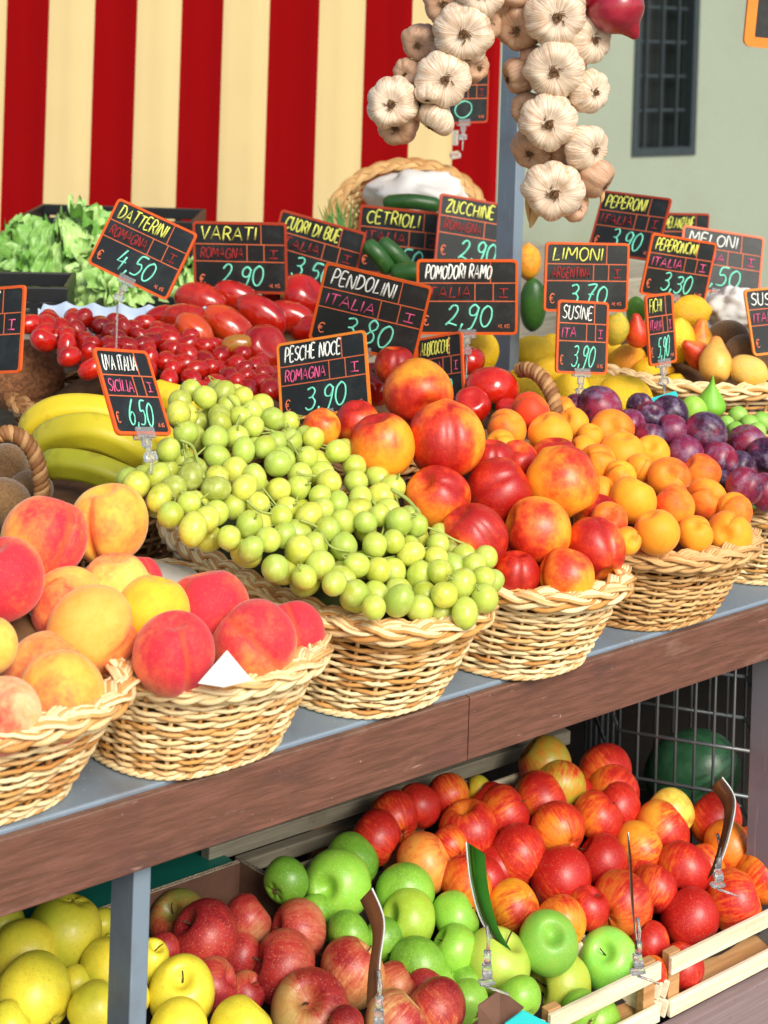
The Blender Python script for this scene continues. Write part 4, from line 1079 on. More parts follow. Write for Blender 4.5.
# lemons
PLm = (1.03, 1.62, .25)
basket('brown wicker basket of lemons with a twisted handle beside the post', 1.735, 1.80, ZT, .975, (.15, .15), (.12, .12), 26, 10, mat='wicker_b', liner=(.97, 1.62, .2), seed=15)
lb = bpy.data.objects['wicker_basket.010']
rope([dep(520, 370, 2.20), dep(530, 370, 2.18), dep(541, 377, 2.16), dep(551, 392, 2.14), dep(556, 412, 2.12), dep(555, 424, 2.12)], .0062, 'wicker_b', 'handle', lb)
for a in [(533, 353, 38, 'lemon beside the post, behind the twisted handle', .1, (.9, .1, .2)), (551, 349, 30, 'small lemon between the post and the small plum card', .2, (.3, .6, .5)), (528, 388, 38, 'lemon half seen inside the twisted handle', .1, (.6, -.5, .3)), (548, 371, 32, 'lemon right of the top of the handle', .15, (.8, .3, .2)),
          (570, 394, 42, 'lemon right of the twisted handle', .15, (.3, .8, .3)), (598, 392, 44, 'lemon behind the clip of the small plum card', .1, (.8, .1, .4)), (625, 398, 50, 'largest bright lemon in front, left of the blue card', .05, (-.9, .1, .2)), (587, 376, 36, 'lemon under the small plum card', .3, (.5, .5, .4)),
          (627, 364, 40, 'orange-tinted lemon between the two small cards', .75, (.5, .6, .5)), (652, 373, 36, 'orange-tinted lemon under the narrow fig card', .7, (.9, .2, .2)), (650, 391, 32, 'yellow lemon below the orange-tinted ones', .1, (.8, -.2, .3)), (674, 390, 30, 'lemon at the right end beside the wicker rim', .05, (.2, .8, .3)), (605, 355, 34, 'lemon hidden behind the small plum card', .2, (.6, .3, .3))]:
    fruit('lemon', a[0], a[1], a[2] * .92, PLm, a[3], 'lemons beside the post', a[4], a[5], jit=-.02 if a[0] in (625, 598) else 0)
fruit('lemon', 482, 353, 34, (1.10, 1.7, .3), 'lone yellow lemon between the red tomato and the post', None, .05, (.2, .9, .1), jit=.05)
m = MB(); A = [dep(630, 413, 2.19), dep(652, 398, 2.21), dep(676, 391, 2.23), dep(680, 403, 2.20), dep(655, 420, 2.17)]
m.add(A, [(0, 1, 2, 3, 4)]); m.add([p + DV * .001 for p in A], [(4, 3, 2, 1, 0)]); o = m.build('printed_card', M['cyan'], None, False, loc=A[0]); tag(o, 'pale turquoise card lying between the lemons and the plums', 'card')

# pears and mangoes in a wicker basket
PP = (1.10, 1.62, .25)
basket('pale wicker basket of yellow pears at the right, under the pepper card', 1.985, 1.70, .94, 1.065, (.20, .20), (.15, .15), 36, 14, mat='wicker', liner=(1.04, 1.6, .25), seed=16)
m = MB(); m.box((1.95, 1.82, .895), (.6, .36, .088), 0, None, .003); o = m.build('riser_box', M['crate_g'], None, False, loc=(1.95, 1.82, .851)); tag(o, 'wooden riser box under the pear basket', 'box')
for a in [('lemon', 688, 313, 36, .45, 'yellow mango at the top, under the pepper card', (.8, .2, .2), 'f0b828'), ('lemon', 676, 341, 38, .3, 'yellow mango half behind the narrow fig card', (.1, .9, .3), 'f2c832'), ('pear', 700, 340, 34, .4, 'upright yellow pear with brown spots', (.05, .95, .1), 'f0b838'),
          ('pear', 696, 353, 30, .6, 'orange pear lying under the upright one', (-.6, .5, .3), 'e8a03c'), ('pear', 716, 358, 36, .35, 'pale round pear at the front of the basket', (.1, .7, -.5), 'f0bc5c'), ('lemon', 748, 371, 32, .2, 'pale mango lying at the right end of the rim', (.9, -.2, .2), 'f4c468'),
          ('pear', 637, 330, 26, .95, 'red pear standing left of the narrow fig card', (-.1, .95, .1), 'd8862c'), ('lemon', 616, 329, 26, .2, 'yellow green fruit left of the red pear', (.2, .9, .1), 'b8b840'), ('kiwi', 729, 337, 34, .5, 'brown kiwi behind the pale pear', (.8, .1, .2), None),
          ('kiwi', 742, 350, 30, .5, 'brown kiwi right of the other one, beside the blue-lettered card', (.8, .4, .2), None), ('lemon', 655, 330, 26, .8, 'orange mango hidden behind the narrow fig card', (.3, .9, .1), 'e08028')]:
    nm = a[5].split()
    o = fruit(a[0], a[1], a[2], a[3], PP, a[5], 'pears and mangoes in the pale basket' if a[0] != 'kiwi' else 'kiwis among the pears', a[4], a[6], col=a[7], cat='pear' if 'pear' in nm else ('kiwi' if a[0] == 'kiwi' else 'mango'))
    if a[0] == 'lemon': o.name = 'mango'
def blob(name, cx, cy, d, t, mat, sq=.8, amp=.12, label='', cat='', seed=1, sc=2.2, parent=None):
    p = dep(cx, cy, t); s = d * t / F; m = MB(); vs = []; fs = []; nu, nv = 48, 30
    for j in range(nv + 1):
        th = PI * j / nv
        for i in range(nu):
            ph = 2 * PI * i / nu; v = Vector((math.sin(th) * math.cos(ph), math.sin(th) * math.sin(ph), math.cos(th) * sq))
            n = noise.fractal(v * sc + Vector((seed, seed * 2, 0)), .9, 2.1, 4); vs.append(p + v * (s / 2) * (1 + amp * n * 2))
    for j in range(nv):
        for i in range(nu): fs.append((j * nu + i, (j + 1) * nu + i, (j + 1) * nu + (i + 1) % nu, j * nu + (i + 1) % nu))
    m.add(vs, fs); o = m.build(name, M[mat], None, True, loc=p); tag(o, label, cat); return o
blob('plastic_bag', 738, 312, 64, 2.62, 'bag', .75, .10, 'crumpled milky plastic bag behind the pears at the right edge', 'bag', 3, 3)
# green produce by the post
fruit('figr', 533, 305, 27, (1.12, 2.0, .1), 'dark green pepper beside the post, left of the lemon card', None, .8, (0, 1, .1), (0, 0, 1), '2c5a22', asp=1.9, cat='pepper').name = 'green_pepper'
pm = ME['figr', 0].copy(); pm.materials[0] = M['cuke']; bpy.data.objects['green_pepper'].data = pm; bpy.data.objects['green_pepper'].color = (*lin('3c6a24')[:3], .4)
fruit('figr', 528, 262, 26, (1.2, 2.1, .1), 'orange pumpkin piece beside the post below the garlic', None, .0, (0, 1, .1), (0, 0, 1), 'e8902c', asp=1.1, cat='pumpkin').name = 'pumpkin'
bpy.data.objects['pumpkin'].data = ME['lemon', 1]
fruit('figr', 636, 312, 20, (1.12, 2.0, .1), 'green avocado behind the red pear', None, .8, (0, 1, .1), (0, 0, 1), '3f7038', asp=1.5, cat='avocado').name = 'avocado'

# back of the stall: lettuces in black crates, cucumbers, upright basket
def lettuce(label, px, py, d, t, seed):
    rnd = random.Random(seed); p = dep(px, py, t); s = d * t / F / 2; root = None; m = MB()
    for k in range(34):
        a = rnd.uniform(0, 2 * PI); tilt = rnd.uniform(.1, 1.5); R = s * rnd.uniform(.72, 1.08)
        q = Matrix.Rotation(a, 3, 'Z') @ Matrix.Rotation(tilt, 3, 'Y'); nu, nv = 36, 20; vs = []; fs = []; off = rnd.uniform(0, 50); hw = rnd.uniform(.5, .8)
        for j in range(nv + 1):
            v = j / nv
            for i in range(nu + 1):
                u = (i / nu - .5) * 2; th = v * 1.15; ph = u * hw * (1 - .35 * v)
                ed = max(abs(u), v) ** 3
                rr = R * (1 + .10 * ed + .11 * ed * math.sin(u * 17 + off + 2 * math.sin(v * 9)) + .10 * ed * math.sin(v * 23 + off * 2) + .10 * noise.noise(Vector((u * 3, v * 3, off))) + .07 * noise.noise(Vector((u * 9, v * 9, off))))
                e = Vector((math.sin(th) * math.cos(ph), math.sin(th) * math.sin(ph) + math.sin(ph) * .35, math.cos(th))) * rr
                vs.append(p + Vector((0, 0, -s * .1)) + q @ e)
        for j in range(nv):
            for i in range(nu): fs.append((j * (nu + 1) + i, j * (nu + 1) + i + 1, (j + 1) * (nu + 1) + i + 1, (j + 1) * (nu + 1) + i))
        m.add(vs, fs, 0, rnd.random())
    o = m.build('lettuce', M['lettuce'], None, True, loc=p); tag(o, label, 'lettuce', 'lettuces in the black crates'); return o
def lettuce_mat():
    t = NT('lettuce_leaf'); co = t.coord(); at = t.n('ShaderNodeAttribute', _attribute_name='tint').outputs['Fac']
    n = t.noise(co, 30, 4, .6); n2 = t.noise(co, 9, 3)
    c = t.mix(t.ss(t.math('ADD', t.math('MULTIPLY', at, .5), t.math('MULTIPLY', n, .6)), .3, .85), lin('649a3a'), lin('b2d482'))
    c = t.mix(t.ss(n2, .6, .75, 0, .5), c, lin('dcecc0')); t.bump(n, .5, .01)
    return t.P(Base_Color=c, Roughness=.45, Subsurface_Weight=.1, Subsurface_Scale=.01)
M['lettuce'] = lettuce_mat()
lettuce('frilly pale lettuce with a pinkish heart, largest at the left', 62, 262, 112, 2.92, 1)
lettuce('lettuce cut by the left edge above the black crate', -6, 262, 90, 2.98, 2)
lettuce('lettuce below the tilted date tomato card', 122, 282, 92, 2.86, 3)
lettuce('lettuce showing low between the two left price cards', 178, 296, 84, 3.0, 4)
def black_crate(label, cx, cy, z, L, W, H, ang):
    root = empty('black_crate', (cx, cy, z)); tag(root, label, 'crate', 'black plastic crates at the back')
    R = Matrix.Rotation(ang, 3, 'Z'); c = Vector((cx, cy, z)); t = .008
    def B(p, s, m, bev=.002): m.box(c + R @ Vector(p), s, 0, R, bev)
    m = MB(); B((0, 0, t / 2), (L, W, t), m); m.build('base', M['black'], root, False)
    for nm, ax in (('side', 0), ('side', 1), ('end', 2), ('end', 3)):
        m = MB(); ln = L if ax < 2 else W - 2 * t
        for zz, hh in ((H - .012, .024), (H * .52, .012), (H * .22, .05)):
            if ax < 2: B((0, (W / 2 - t / 2) * (1 if ax else -1), zz), (ln, t, hh), m)
            else: B(((L / 2 - t / 2) * (1 if ax == 3 else -1), 0, zz), (t, ln, hh), m)
        n = 7
        for k in range(n + 1):
            u = -ln / 2 + .012 + (ln - .024) * k / n
            if ax < 2: B((u, (W / 2 - t / 2) * (1 if ax else -1), H / 2), (.014, t * .8, H - .01), m, 0)
            else: B(((L / 2 - t / 2) * (1 if ax == 3 else -1), u, H / 2), (t * .8, .014, H - .01), m, 0)
        m.build(nm, M['black'], root, False)
    return root
YA = math.atan2(RV.y, RV.x)
p = dep(-22, 330, 2.62); black_crate('black slatted crate in front of the lettuces at the left', p.x, p.y, p.z - .03, .30, .16, .115, YA + .1)
p = dep(112, 300, 3.36); black_crate('black crate whose rim stands behind the lettuces', p.x, p.y, p.z - .14, .36, .24, .325, YA + .0)
p = dep(158, 330, 2.72); black_crate('black crate behind the date tomatoes under the tilted card', p.x, p.y, p.z - .06, .22, .16, .105, YA)
# pale blue scalloped tray behind the date tomatoes
m = MB(); vs = []; n = 60
for i in range(n + 1):
    x = 38 + 170 * i / n; top = 300 + 5 * abs(math.sin(i * .32)) + (8 if i < 2 else 0) + .1 * i; 
    for k, (yy, dd) in enumerate(((top, .0), (340, -.02), (340, .03), (top, .012))): vs.append(dep(x, yy, 2.50 + dd))
fs = []
for i in range(n):
    for k in range(4): fs.append((4 * i + k, 4 * i + (k + 1) % 4, 4 * i + 4 + (k + 1) % 4, 4 * i + 4 + k))
m.add(vs, fs); o = m.build('fruit_tray', M['bluewhite'], None, True, loc=vs[0]); tag(o, 'pale blue scalloped tray edge behind the date tomatoes', 'tray')

# basket standing up at the back with a white bag in it
ub = basket('round wicker basket tipped up at the back with white paper in it', 0, 0, 0, .10, (.150, .125), (.11, .09), 26, 12, mat='wicker_o', seed=21, ex=2.0, rr=.0032)
ub.rotation_euler = (Matrix((RV, DV, UZ)).transposed() @ Matrix.Rotation(rad(58), 3, 'X') @ Matrix.Rotation(rad(-6), 3, 'Y')).to_euler(); ub.location = dep(410, 240, 3.22)
bag = blob('white_paper_bag', 420, 198, 104, 3.18, 'bag', .55, .12, 'crumpled white paper bag inside the tipped basket', 'paper bag', 5, 2.2)
for i, (x0, y0, x1, y1) in enumerate([(332, 238, 338, 200), (340, 240, 352, 196), (346, 240, 340, 206), (336, 240, 326, 210), (352, 240, 358, 212), (344, 238, 331, 202)]):
    pass
m = MB()
for k in range(26):
    x0 = 336 + random.uniform(-8, 14); x1 = x0 + random.uniform(-14, 12); m.tube([dep(x0, 244, 2.98), dep((x0 + x1) / 2 + 2, 226, 2.97), dep(x1, random.uniform(196, 214), 2.99)], lambda k: .0028 * (1.15 - k), 5)
o = m.build('spring_onions', M['leaf'], None, True, loc=dep(340, 240, 2.84)); o.name = 'herb_bunch'; tag(o, 'bunch of thin green herb stalks left of the cucumber card', 'herbs')
for i, (x0, y0, x1, y1, w, t, l) in enumerate([(366, 244, 390, 272, .030, 2.74, 'cucumber leaning across the lower left of the cucumber card'), (380, 242, 410, 272, .030, 2.76, 'cucumber beside the leaning one, in front of its card'), (392, 274, 440, 276, .034, 2.72, 'cucumber lying flat under the cucumber card'), (384, 203, 440, 206, .03, 3.02, 'dark green cucumber under the white bag')]):
    m = MB(); P = catmull([dep(x0, y0, t), dep((x0 + x1) / 2, (y0 + y1) / 2 - 3, t - .01), dep(x1, y1, t)], 8)
    m.tube(P, lambda k: w * .5 * (min(1, .35 + 5 * k) * min(1, .35 + 5 * (1 - k))) ** .5, 14); o = m.build('cucumber', M['cuke'], None, True, loc=P[8]); c = lin('2f5a22'); o.color = (*c[:3], .5); tag(o, l, 'cucumber', 'cucumbers behind the cards')
m = MB(); q = dep(455, 155, 3.2)
m.box(q, (.022, .012, .05), 0, SB @ Matrix.Rotation(.2, 3, 'Z'), .003); m.tube([q + UZ * .02, q + UZ * .05], .006, 8); o = m.build('sign_clip', M['clear'], None, False, loc=q); tag(o, 'clear plastic clip standing on the tipped basket rim', 'clip')
# support boxes under the back row
m = MB(); m.box((1.72, 2.62, .96), (1.9, .62, .215), 0, None, .004); o = m.build('display_shelf', M['crate_g'], None, False, loc=(1.7, 2.6, .851)); tag(o, 'raised wooden shelf that carries the lettuces and cucumbers at the back', 'shelf')

# ------------------------------------------------------------------ price cards
SG = {'DATTERINI': ((1.0913, 1.9412, 1.2579), (-0.269, -0.282, -0.333), 0.1, 0.133),
'VARATI': ((1.4372, 2.2282, 1.1861), (-0.145, 0.094, 0.031), 0.12, 0.1596),
'CUORI': ((1.6186, 2.2671, 1.1756), (-0.223, -0.05, -0.209), 0.12, 0.1596),
'CETRIOLI': ((1.8309, 2.2917, 1.1806), (-0.174, 0.017, -0.052), 0.125, 0.1663),
'ZUCCHINE': ((1.9104, 2.1726, 1.2067), (0.447, -0.198, -0.173), 0.125, 0.1663),
'POMODORI': ((1.5093, 1.7346, 1.1901), (0.007, 0.067, 0.03), 0.11, 0.1463),
'PENDOLINI': ((1.2723, 1.6546, 1.1997), (-0.035, 0.119, -0.201), 0.108, 0.1436),
'PESCHE': ((1.1763, 1.6229, 1.1331), (-0.513, -0.252, 0.262), 0.098, 0.1303),
'ALBICOCCHE': ((1.4548, 1.7246, 1.09), (-0.79, -0.218, 0.292), 0.103, 0.0875),
'UVA': ((0.8349, 1.4986, 1.1765), (1.026, -0.624, -0.231), 0.1, 0.08),
'LEFT': ((0.8192, 1.8422, 1.185), (-0.65, -0.188, 0.179), 0.105, 0.1396),
'LIMONI': ((1.6619, 1.6465, 1.2208), (0.29, -0.049, -0.025), 0.1, 0.133),
'SUSINE': ((1.579, 1.5694, 1.1538), (0.467, -0.141, -0.094), 0.1, 0.085),
'PEPERONI': ((2.060, 1.9406, 1.242), (-0.838, -0.366, 0.003), 0.115, 0.1529),
'MELANZANE': ((2.2705, 2.001, 1.1928), (0.721, 0.0, -0.064), 0.11, 0.1463),
'PEPERONCINI': ((1.9603, 1.7355, 1.2018), (0.466, 0.076, -0.16), 0.1, 0.133),
'MELONI': ((2.1786, 1.8318, 1.1846), (0.074, -0.245, -0.133), 0.11, 0.1463),
'FICHI': ((1.7216, 1.5544, 1.1551), (0.7, -0.128, 0.002), 0.1, 0.06),
'SUSINE2': ((1.978, 1.5482, 1.1472), (0.4, -0.25, 0.042), 0.1, 0.11),
'BACK': ((1.8518, 2.1542, 1.4595), (0.617, 0.016, 0.019), 0.1, 0.11)}
ST = [
 ('DATTERINI', 'black price card reading DATTERINI 4,50, tilted in front of the lettuces', 'DATTERINI', 'ROMAGNA', '4,50', 'frame', 'k_yellow', 'k_red', {}),
 ('VARATI', 'black price card reading VARATI 2,90 above the plum tomatoes', 'VARATI', 'ROMAGNA', '2,90', 'frame_r', 'k_yellow', 'k_red', {}),
 ('CUORI', 'tilted dark price card reading CUORI DI BUE 3,50', 'CUORI DI BUE', 'ITALIA', '3,50', 'frame_r', 'k_yellow', 'k_red', dict(namew=.66)),
 ('CETRIOLI', 'dark price card reading CETRIOLI under the tipped basket', 'CETRIOLI', 'ITALIA', '2,50', 'frame_r', 'k_yellow', 'k_red', {}),
 ('ZUCCHINE', 'dark price card reading ZUCCHINE 2,90 half hidden behind the post', 'ZUCCHINE', 'ROMAGNA', '2,90', 'frame_r', 'k_yellow', 'k_red', {}),
 ('POMODORI', 'price card reading POMODORI RAMO 2,90 in front of the post', 'POMODORI RAMO', 'ITALIA', '2,90', 'frame', 'k_white', 'k_red', dict(namew=.68)),
 ('PENDOLINI', 'large tilted price card reading PENDOLINI ITALIA 3,80', 'PENDOLINI', 'ITALIA', '3,80', 'frame', 'k_white', 'k_pink', {}),
 ('PESCHE', 'price card reading PESCHE NOCE ROMAGNA 3,90 behind the grapes', 'PESCHE NOCE', 'ROMAGNA', '3,90', 'frame_y', 'k_white', 'k_pink', dict(namew=.66)),
 ('ALBICOCCHE', 'narrow turned price card reading ALBICOCCHE behind the topmost nectarine', 'ALBICOCCHE', 'ITALIA', '3,50', 'frame', 'k_yellow', 'k_pink', dict(namew=.68)),
 ('UVA', 'slanted price card reading UVA ITALIA SICILIA 6,50 between the bananas and the grapes', 'UVA ITALIA', 'SICILIA', '6,50', 'frame', 'k_white', 'k_pink', dict(namew=.66)),
 ('LEFT', 'price card cut off by the left edge above the coconut', 'BANANE', 'ITALIA', '', 'frame', 'k_white', 'k_pink', {}),
 ('LIMONI', 'price card reading LIMONI 3,70 right of the post', 'LIMONI', 'ARGENTINA', '3,70', 'frame', 'k_yellow', 'k_red', {}),
 ('SUSINE', 'small price card reading SUSINE ITA 3,90 on a clip above the lemons', 'SUSINE', 'ITA', '3,90', 'frame', 'k_white', 'k_pink', {}),
 ('PEPERONI', 'dark price card reading PEPERONI 3,90 beneath the garlic', 'PEPERONI', 'ITALIA', '3,90', 'frame_r', 'k_yellow', 'k_red', {}),
 ('MELANZANE', 'small dull price card reading MELANZANE behind the pepper card', 'MELANZANE', '', '', 'frame_r', 'k_yellow', 'k_red', {}),
 ('PEPERONCINI', 'tilted price card reading PEPERONCINI 3,30', 'PEPERONCINI', 'ITALIA', '3,30', 'frame', 'k_yellow', 'k_pink', dict(namew=.66)),
 ('MELONI', 'price card reading MELONI 1,50 partly hidden at the right', 'MELONI', 'ITALIA', '1,50', 'frame', 'k_white', 'k_pink', {}),
 ('FICHI', 'narrow price card reading FICHI 5,90 on a clip before the red pear', 'FICHI', 'ITALIA', '5,90', 'frame', 'k_yellow', 'k_pink', dict(namew=.5)),
 ('SUSINE2', 'price card reading SUSINE 2 cut off by the right edge', 'SUSINE', 'ITALIA', '2,90', 'frame_y', 'k_white', 'k_pink', {}),
 ('BACK', 'dark card with a dull red frame hanging behind the left garlic braid', '', '', '0', 'frame_r', 'k_yellow', 'k_red', {}),
]
FOOT = {'DATTERINI': .13, 'LEFT': .12, 'BACK': .02, 'MELONI': .12, 'PEPERONI': .18, 'UVA': .015, 'VARATI': .1, 'CETRIOLI': .06, 'ZUCCHINE': .08}
for i, (k, lab, nt, ot, pt, fr, nc, oc, kw) in enumerate(ST):
    pos, ang, H, W = SG[k]
    sign(lab, pos, ang, H, W, nt, ot, pt, fr, nc, oc, seed=i + 1, foot=FOOT.get(k, .10), **kw)

# the wooden-framed blackboard cut by the top right corner
m = MB(); p = dep(812, -30, 2.6)
sR = SB @ Matrix.Rotation(rad(-4), 3, 'Z')
root = empty('hanging_blackboard', p); root.rotation_euler = sR.to_euler(); tag(root, 'blackboard with an orange wooden frame hanging in the top right corner', 'blackboard')
m = MB(); rounded_plate(m, .2, .27, .012, -.006, .012, hole=.0165); child_local(m, 'frame', M['frame_wood'] if 'frame_wood' in M else M['frame_y'], root, False)
m = MB(); rounded_plate(m, .19, .26, .005, -.003, .006); child_local(m, 'board', M['slate'], root, False)

# ------------------------------------------------------------------ garlic braids and onions
def tuft_mesh():
    m = MB(); r = random.Random(3)
    m.tube([(0, 0, .05), (0, 0, -.03)], lambda k: .10 - .02 * k, 12)
    for k in range(46):
        a = r.uniform(0, 6.28); q = r.uniform(.01, .10); e = q * r.uniform(1.1, 2.1)
        m.tube([(q * math.cos(a), q * math.sin(a), .0), (q * 1.3 * math.cos(a + .2), q * 1.3 * math.sin(a + .2), -.05), (e * math.cos(a + .5), e * math.sin(a + .5), -r.uniform(.04, .09))], .006, 4, cap=False)
    me = bpy.data.meshes.new('root_tuft'); me.from_pydata(m.v, [], m.f); me.materials.append(M['root']); return me
TUFT = tuft_mesh()
def braid(label, bulbs, top):
    root = empty('garlic_braid', dep(*top, 1.76)); tag(root, label, 'garlic', 'garlic braids hung from above')
    for i, (x, y, d, back, face) in enumerate(bulbs):
        t = 1.74 + back; s = d * t / F * 1.12
        o = bpy.data.objects.new('garlic_bulb', ME['garlic', i % 3]); C.objects.link(o); o.rotation_mode = 'QUATERNION'
        ax = camdir(*face); o.location = dep(x, y, t); o.rotation_quaternion = face_spin(ax, camdir(random.uniform(-1, 1), random.uniform(-1, 1), 0)); o.scale = (s * random.uniform(.93, 1.05), s * random.uniform(.93, 1.05), s * random.uniform(.9, 1.15))
        o.color = (1, 1, 1, 1 if back < .02 else .45); attach(o, root)  # bulbs lying behind get a browner colour in place of shade
        r = bpy.data.objects.new('root_tuft', TUFT); C.objects.link(r); r.parent = o; r.location = (0, 0, -.262); r.scale = (.9, .9, .8)
    m = MB()
    pts = [dep(x, y, 1.79) for x, y, d, b, f in bulbs if b < .02][::-1]
    for q in range(3):
        P = catmull(pts + [dep(top[0], top[1], 1.78), dep(top[0], top[1] - 60, 1.78)], 8)
        m.tube([p + RV * .006 * math.cos(i * .5 + q * 2.1) + DV * .006 * math.sin(i * .5 + q * 2.1) for i, p in enumerate(P)], .004, 6, tint=random.random())
    m.build('plaited_stalk', M['wicker_b'], root)
    return root
CF = lambda a=0., b=0.: (a, b, -1)     # stem end away from the viewer, roots towards the viewer
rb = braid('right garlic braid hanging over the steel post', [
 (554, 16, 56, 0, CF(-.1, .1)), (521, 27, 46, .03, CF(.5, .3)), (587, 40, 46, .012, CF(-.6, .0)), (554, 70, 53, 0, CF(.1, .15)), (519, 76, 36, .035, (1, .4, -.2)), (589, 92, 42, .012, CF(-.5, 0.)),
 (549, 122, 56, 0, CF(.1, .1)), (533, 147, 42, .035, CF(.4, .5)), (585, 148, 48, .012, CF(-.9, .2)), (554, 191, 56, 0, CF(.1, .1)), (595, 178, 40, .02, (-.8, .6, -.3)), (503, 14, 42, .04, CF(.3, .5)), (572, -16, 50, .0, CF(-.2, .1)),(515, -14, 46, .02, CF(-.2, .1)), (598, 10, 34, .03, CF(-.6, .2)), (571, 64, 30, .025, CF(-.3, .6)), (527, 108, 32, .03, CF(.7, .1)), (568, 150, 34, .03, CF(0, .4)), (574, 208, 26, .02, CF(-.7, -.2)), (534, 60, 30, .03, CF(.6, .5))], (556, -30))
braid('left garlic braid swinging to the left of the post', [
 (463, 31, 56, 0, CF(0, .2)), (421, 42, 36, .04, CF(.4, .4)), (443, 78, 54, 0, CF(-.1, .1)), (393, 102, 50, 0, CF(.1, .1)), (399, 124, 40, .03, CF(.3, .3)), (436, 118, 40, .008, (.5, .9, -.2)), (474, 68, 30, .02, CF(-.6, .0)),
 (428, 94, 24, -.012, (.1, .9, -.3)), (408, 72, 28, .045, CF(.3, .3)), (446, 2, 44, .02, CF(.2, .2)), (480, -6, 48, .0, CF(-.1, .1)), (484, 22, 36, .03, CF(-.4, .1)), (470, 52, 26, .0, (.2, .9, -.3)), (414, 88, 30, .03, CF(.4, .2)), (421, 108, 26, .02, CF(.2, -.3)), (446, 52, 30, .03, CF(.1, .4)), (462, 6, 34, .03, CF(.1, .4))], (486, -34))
# dried leaf tips
m = MB()
for pts in ([(531, 190), (528, 205), (529, 222)], [(598, 186), (602, 196), (601, 203)], [(583, 196), (586, 200), (588, 206)], [(536, 210), (532, 222), (530, 228)]):
    P = catmull([dep(x, y, 1.765) for x, y in pts], 4); m.tube(P, lambda k: .006 * (1.1 - k), 6)
    m.build('dried_leaf', M['wicker_o'], rb); m = MB()
for x, y, d, ax, l in ((616, 8, 58, (-.55, .8, -.3), 'large red onion with its pointed tip down beside the right garlic braid'), (588, -8, 34, (0, -1, 0), 'red onion mostly out of the frame behind the large one')):
    o = fruit('onion', x, y, d, None, l, 'red onions hung from above', .5, (.55, -.8, .1), depth=1.74)

# ------------------------------------------------------------------ lower shelf: tilted crates and the box
SL = .24
def zf(y): return .372 + SL * (y - 1.30)
PA = (.482, 1.35, .35); PA_REF[0] = PA
def q3(u, y, h): return Vector((u, y, zf(y) + h))
def slat(m, a, b, w, h, th=.0, mi=0): m.plank(a, b, w, h, mi, .0012)
def crate(label, fl, fr_, bl, br_, hf=.075):
    """plan corners (x, y): front left/right, back left/right"""
    root = empty('wooden_crate', (fl[0], fl[1], zf(fl[1]))); tag(root, label, 'crate', 'thin wooden fruit crates on the lower shelf')
    hb = hf + .0
    def side(name, a, b, n=2, end=False):
        m = MB()
        for k, h in enumerate((.012, hf - .011 if name in ('front_slats', 'back_slats') else .036)): slat(m, q3(*a, h), q3(*b, h), .006, .021)
        m.build(name, M['crate'], root, False)
    d = Vector((fr_[0] - fl[0], fr_[1] - fl[1])).normalized() * .010
    side('front_slats', (fl[0] + d.x * .3, fl[1]), (fr_[0] - d.x * .3, fr_[1])); side('side_slats', fr_, br_); side('side_slats', fl, bl); side('back_slats', bl, br_)
    cx = (fl[0] + fr_[0] + bl[0] + br_[0]) / 4; cy = (fl[1] + fr_[1] + bl[1] + br_[1]) / 4
    for (x, y) in (fl, fr_, bl, br_):
        m = MB(); ix = x + (.016 if x < cx else -.016); iy = y + (.010 if y < cy else -.010)
        v = [q3(ix, iy, .0), q3(ix, iy, hf - .004)]; m.box((v[0] + v[1]) / 2, (.020, .012, hf), 0, None, .001); m.build('corner_post', M['crate_d'], root, False)
    m = MB()
    for k in range(6):
        f0 = (k + .1) / 6; f1 = (k + .9) / 6
        A = Vector(fl).lerp(Vector(bl), f0); B = Vector(fr_).lerp(Vector(br_), f0); A2 = Vector(fl).lerp(Vector(bl), f1); B2 = Vector(fr_).lerp(Vector(br_), f1)
        m.add([q3(A.x, A.y, .001), q3(B.x, B.y, .001), q3(B2.x, B2.y, .001), q3(A2.x, A2.y, .001)], [(0, 1, 2, 3)])
    m.build('bottom_slats', M['crate_d'], root, False)
    # dark sheet under the upper layer, stands in for shaded gaps
    m = MB(); vs = []; N = 14
    for j in range(N + 1):
        for i in range(N + 1):
            A = Vector(fl).lerp(Vector(fr_), .05 + .9 * i / N); B = Vector(bl).lerp(Vector(br_), .05 + .9 * i / N); Q = A.lerp(B, .10 + .86 * j / N)
            vs.append(Vector((Q.x, Q.y, max(zf(Q.y) + .004, PA[0] - .085 + PA[2] * (Q.y - PA[1]) + .004 * math.sin(Q.x * 70) * math.sin(Q.y * 70)))))
    m.add(vs, [(j * (N + 1) + i, j * (N + 1) + i + 1, (j + 1) * (N + 1) + i + 1, (j + 1) * (N + 1) + i) for j in range(N) for i in range(N)])
    m.build('tray', M['darkliner'], root)
    return root
crate('wooden crate of green apples in the middle of the lower shelf', (1.292, 1.305), (1.484, 1.305), (1.135, 1.62), (1.318, 1.62))
crate('wooden crate of red apples at the right of the lower shelf', (1.494, 1.303), (1.74, 1.303), (1.342, 1.64), (1.60, 1.64))
# pale back rail running behind the crates, with short brown blocks
rr_ = empty('wooden_rail', (1.3, 1.70, .5)); tag(rr_, 'long pale wooden rail behind the apple crates, under the table front', 'rail')
a = ony(205, 853, 1.70); b = ony(566, 735, 1.70); m = MB(); m.plank(a, b, .020, .020, 0, .0015); m.build('upper_rail', M['crate_g'], rr_, False)
a = ony(238, 866, 1.70); b = ony(470, 788, 1.70); m = MB(); m.plank(a, b, .018, .018, 0, .0015); m.build('lower_rail', M['crate_g'], rr_, False)
for px, py in ((328, 830), (455, 790)):
    p = ony(px, py, 1.70); m = MB(); m.box((p.x, 1.718, .43), (.032, .012, .20), 0, None, .002); m.build('block', M['crate_d'], rr_, False)
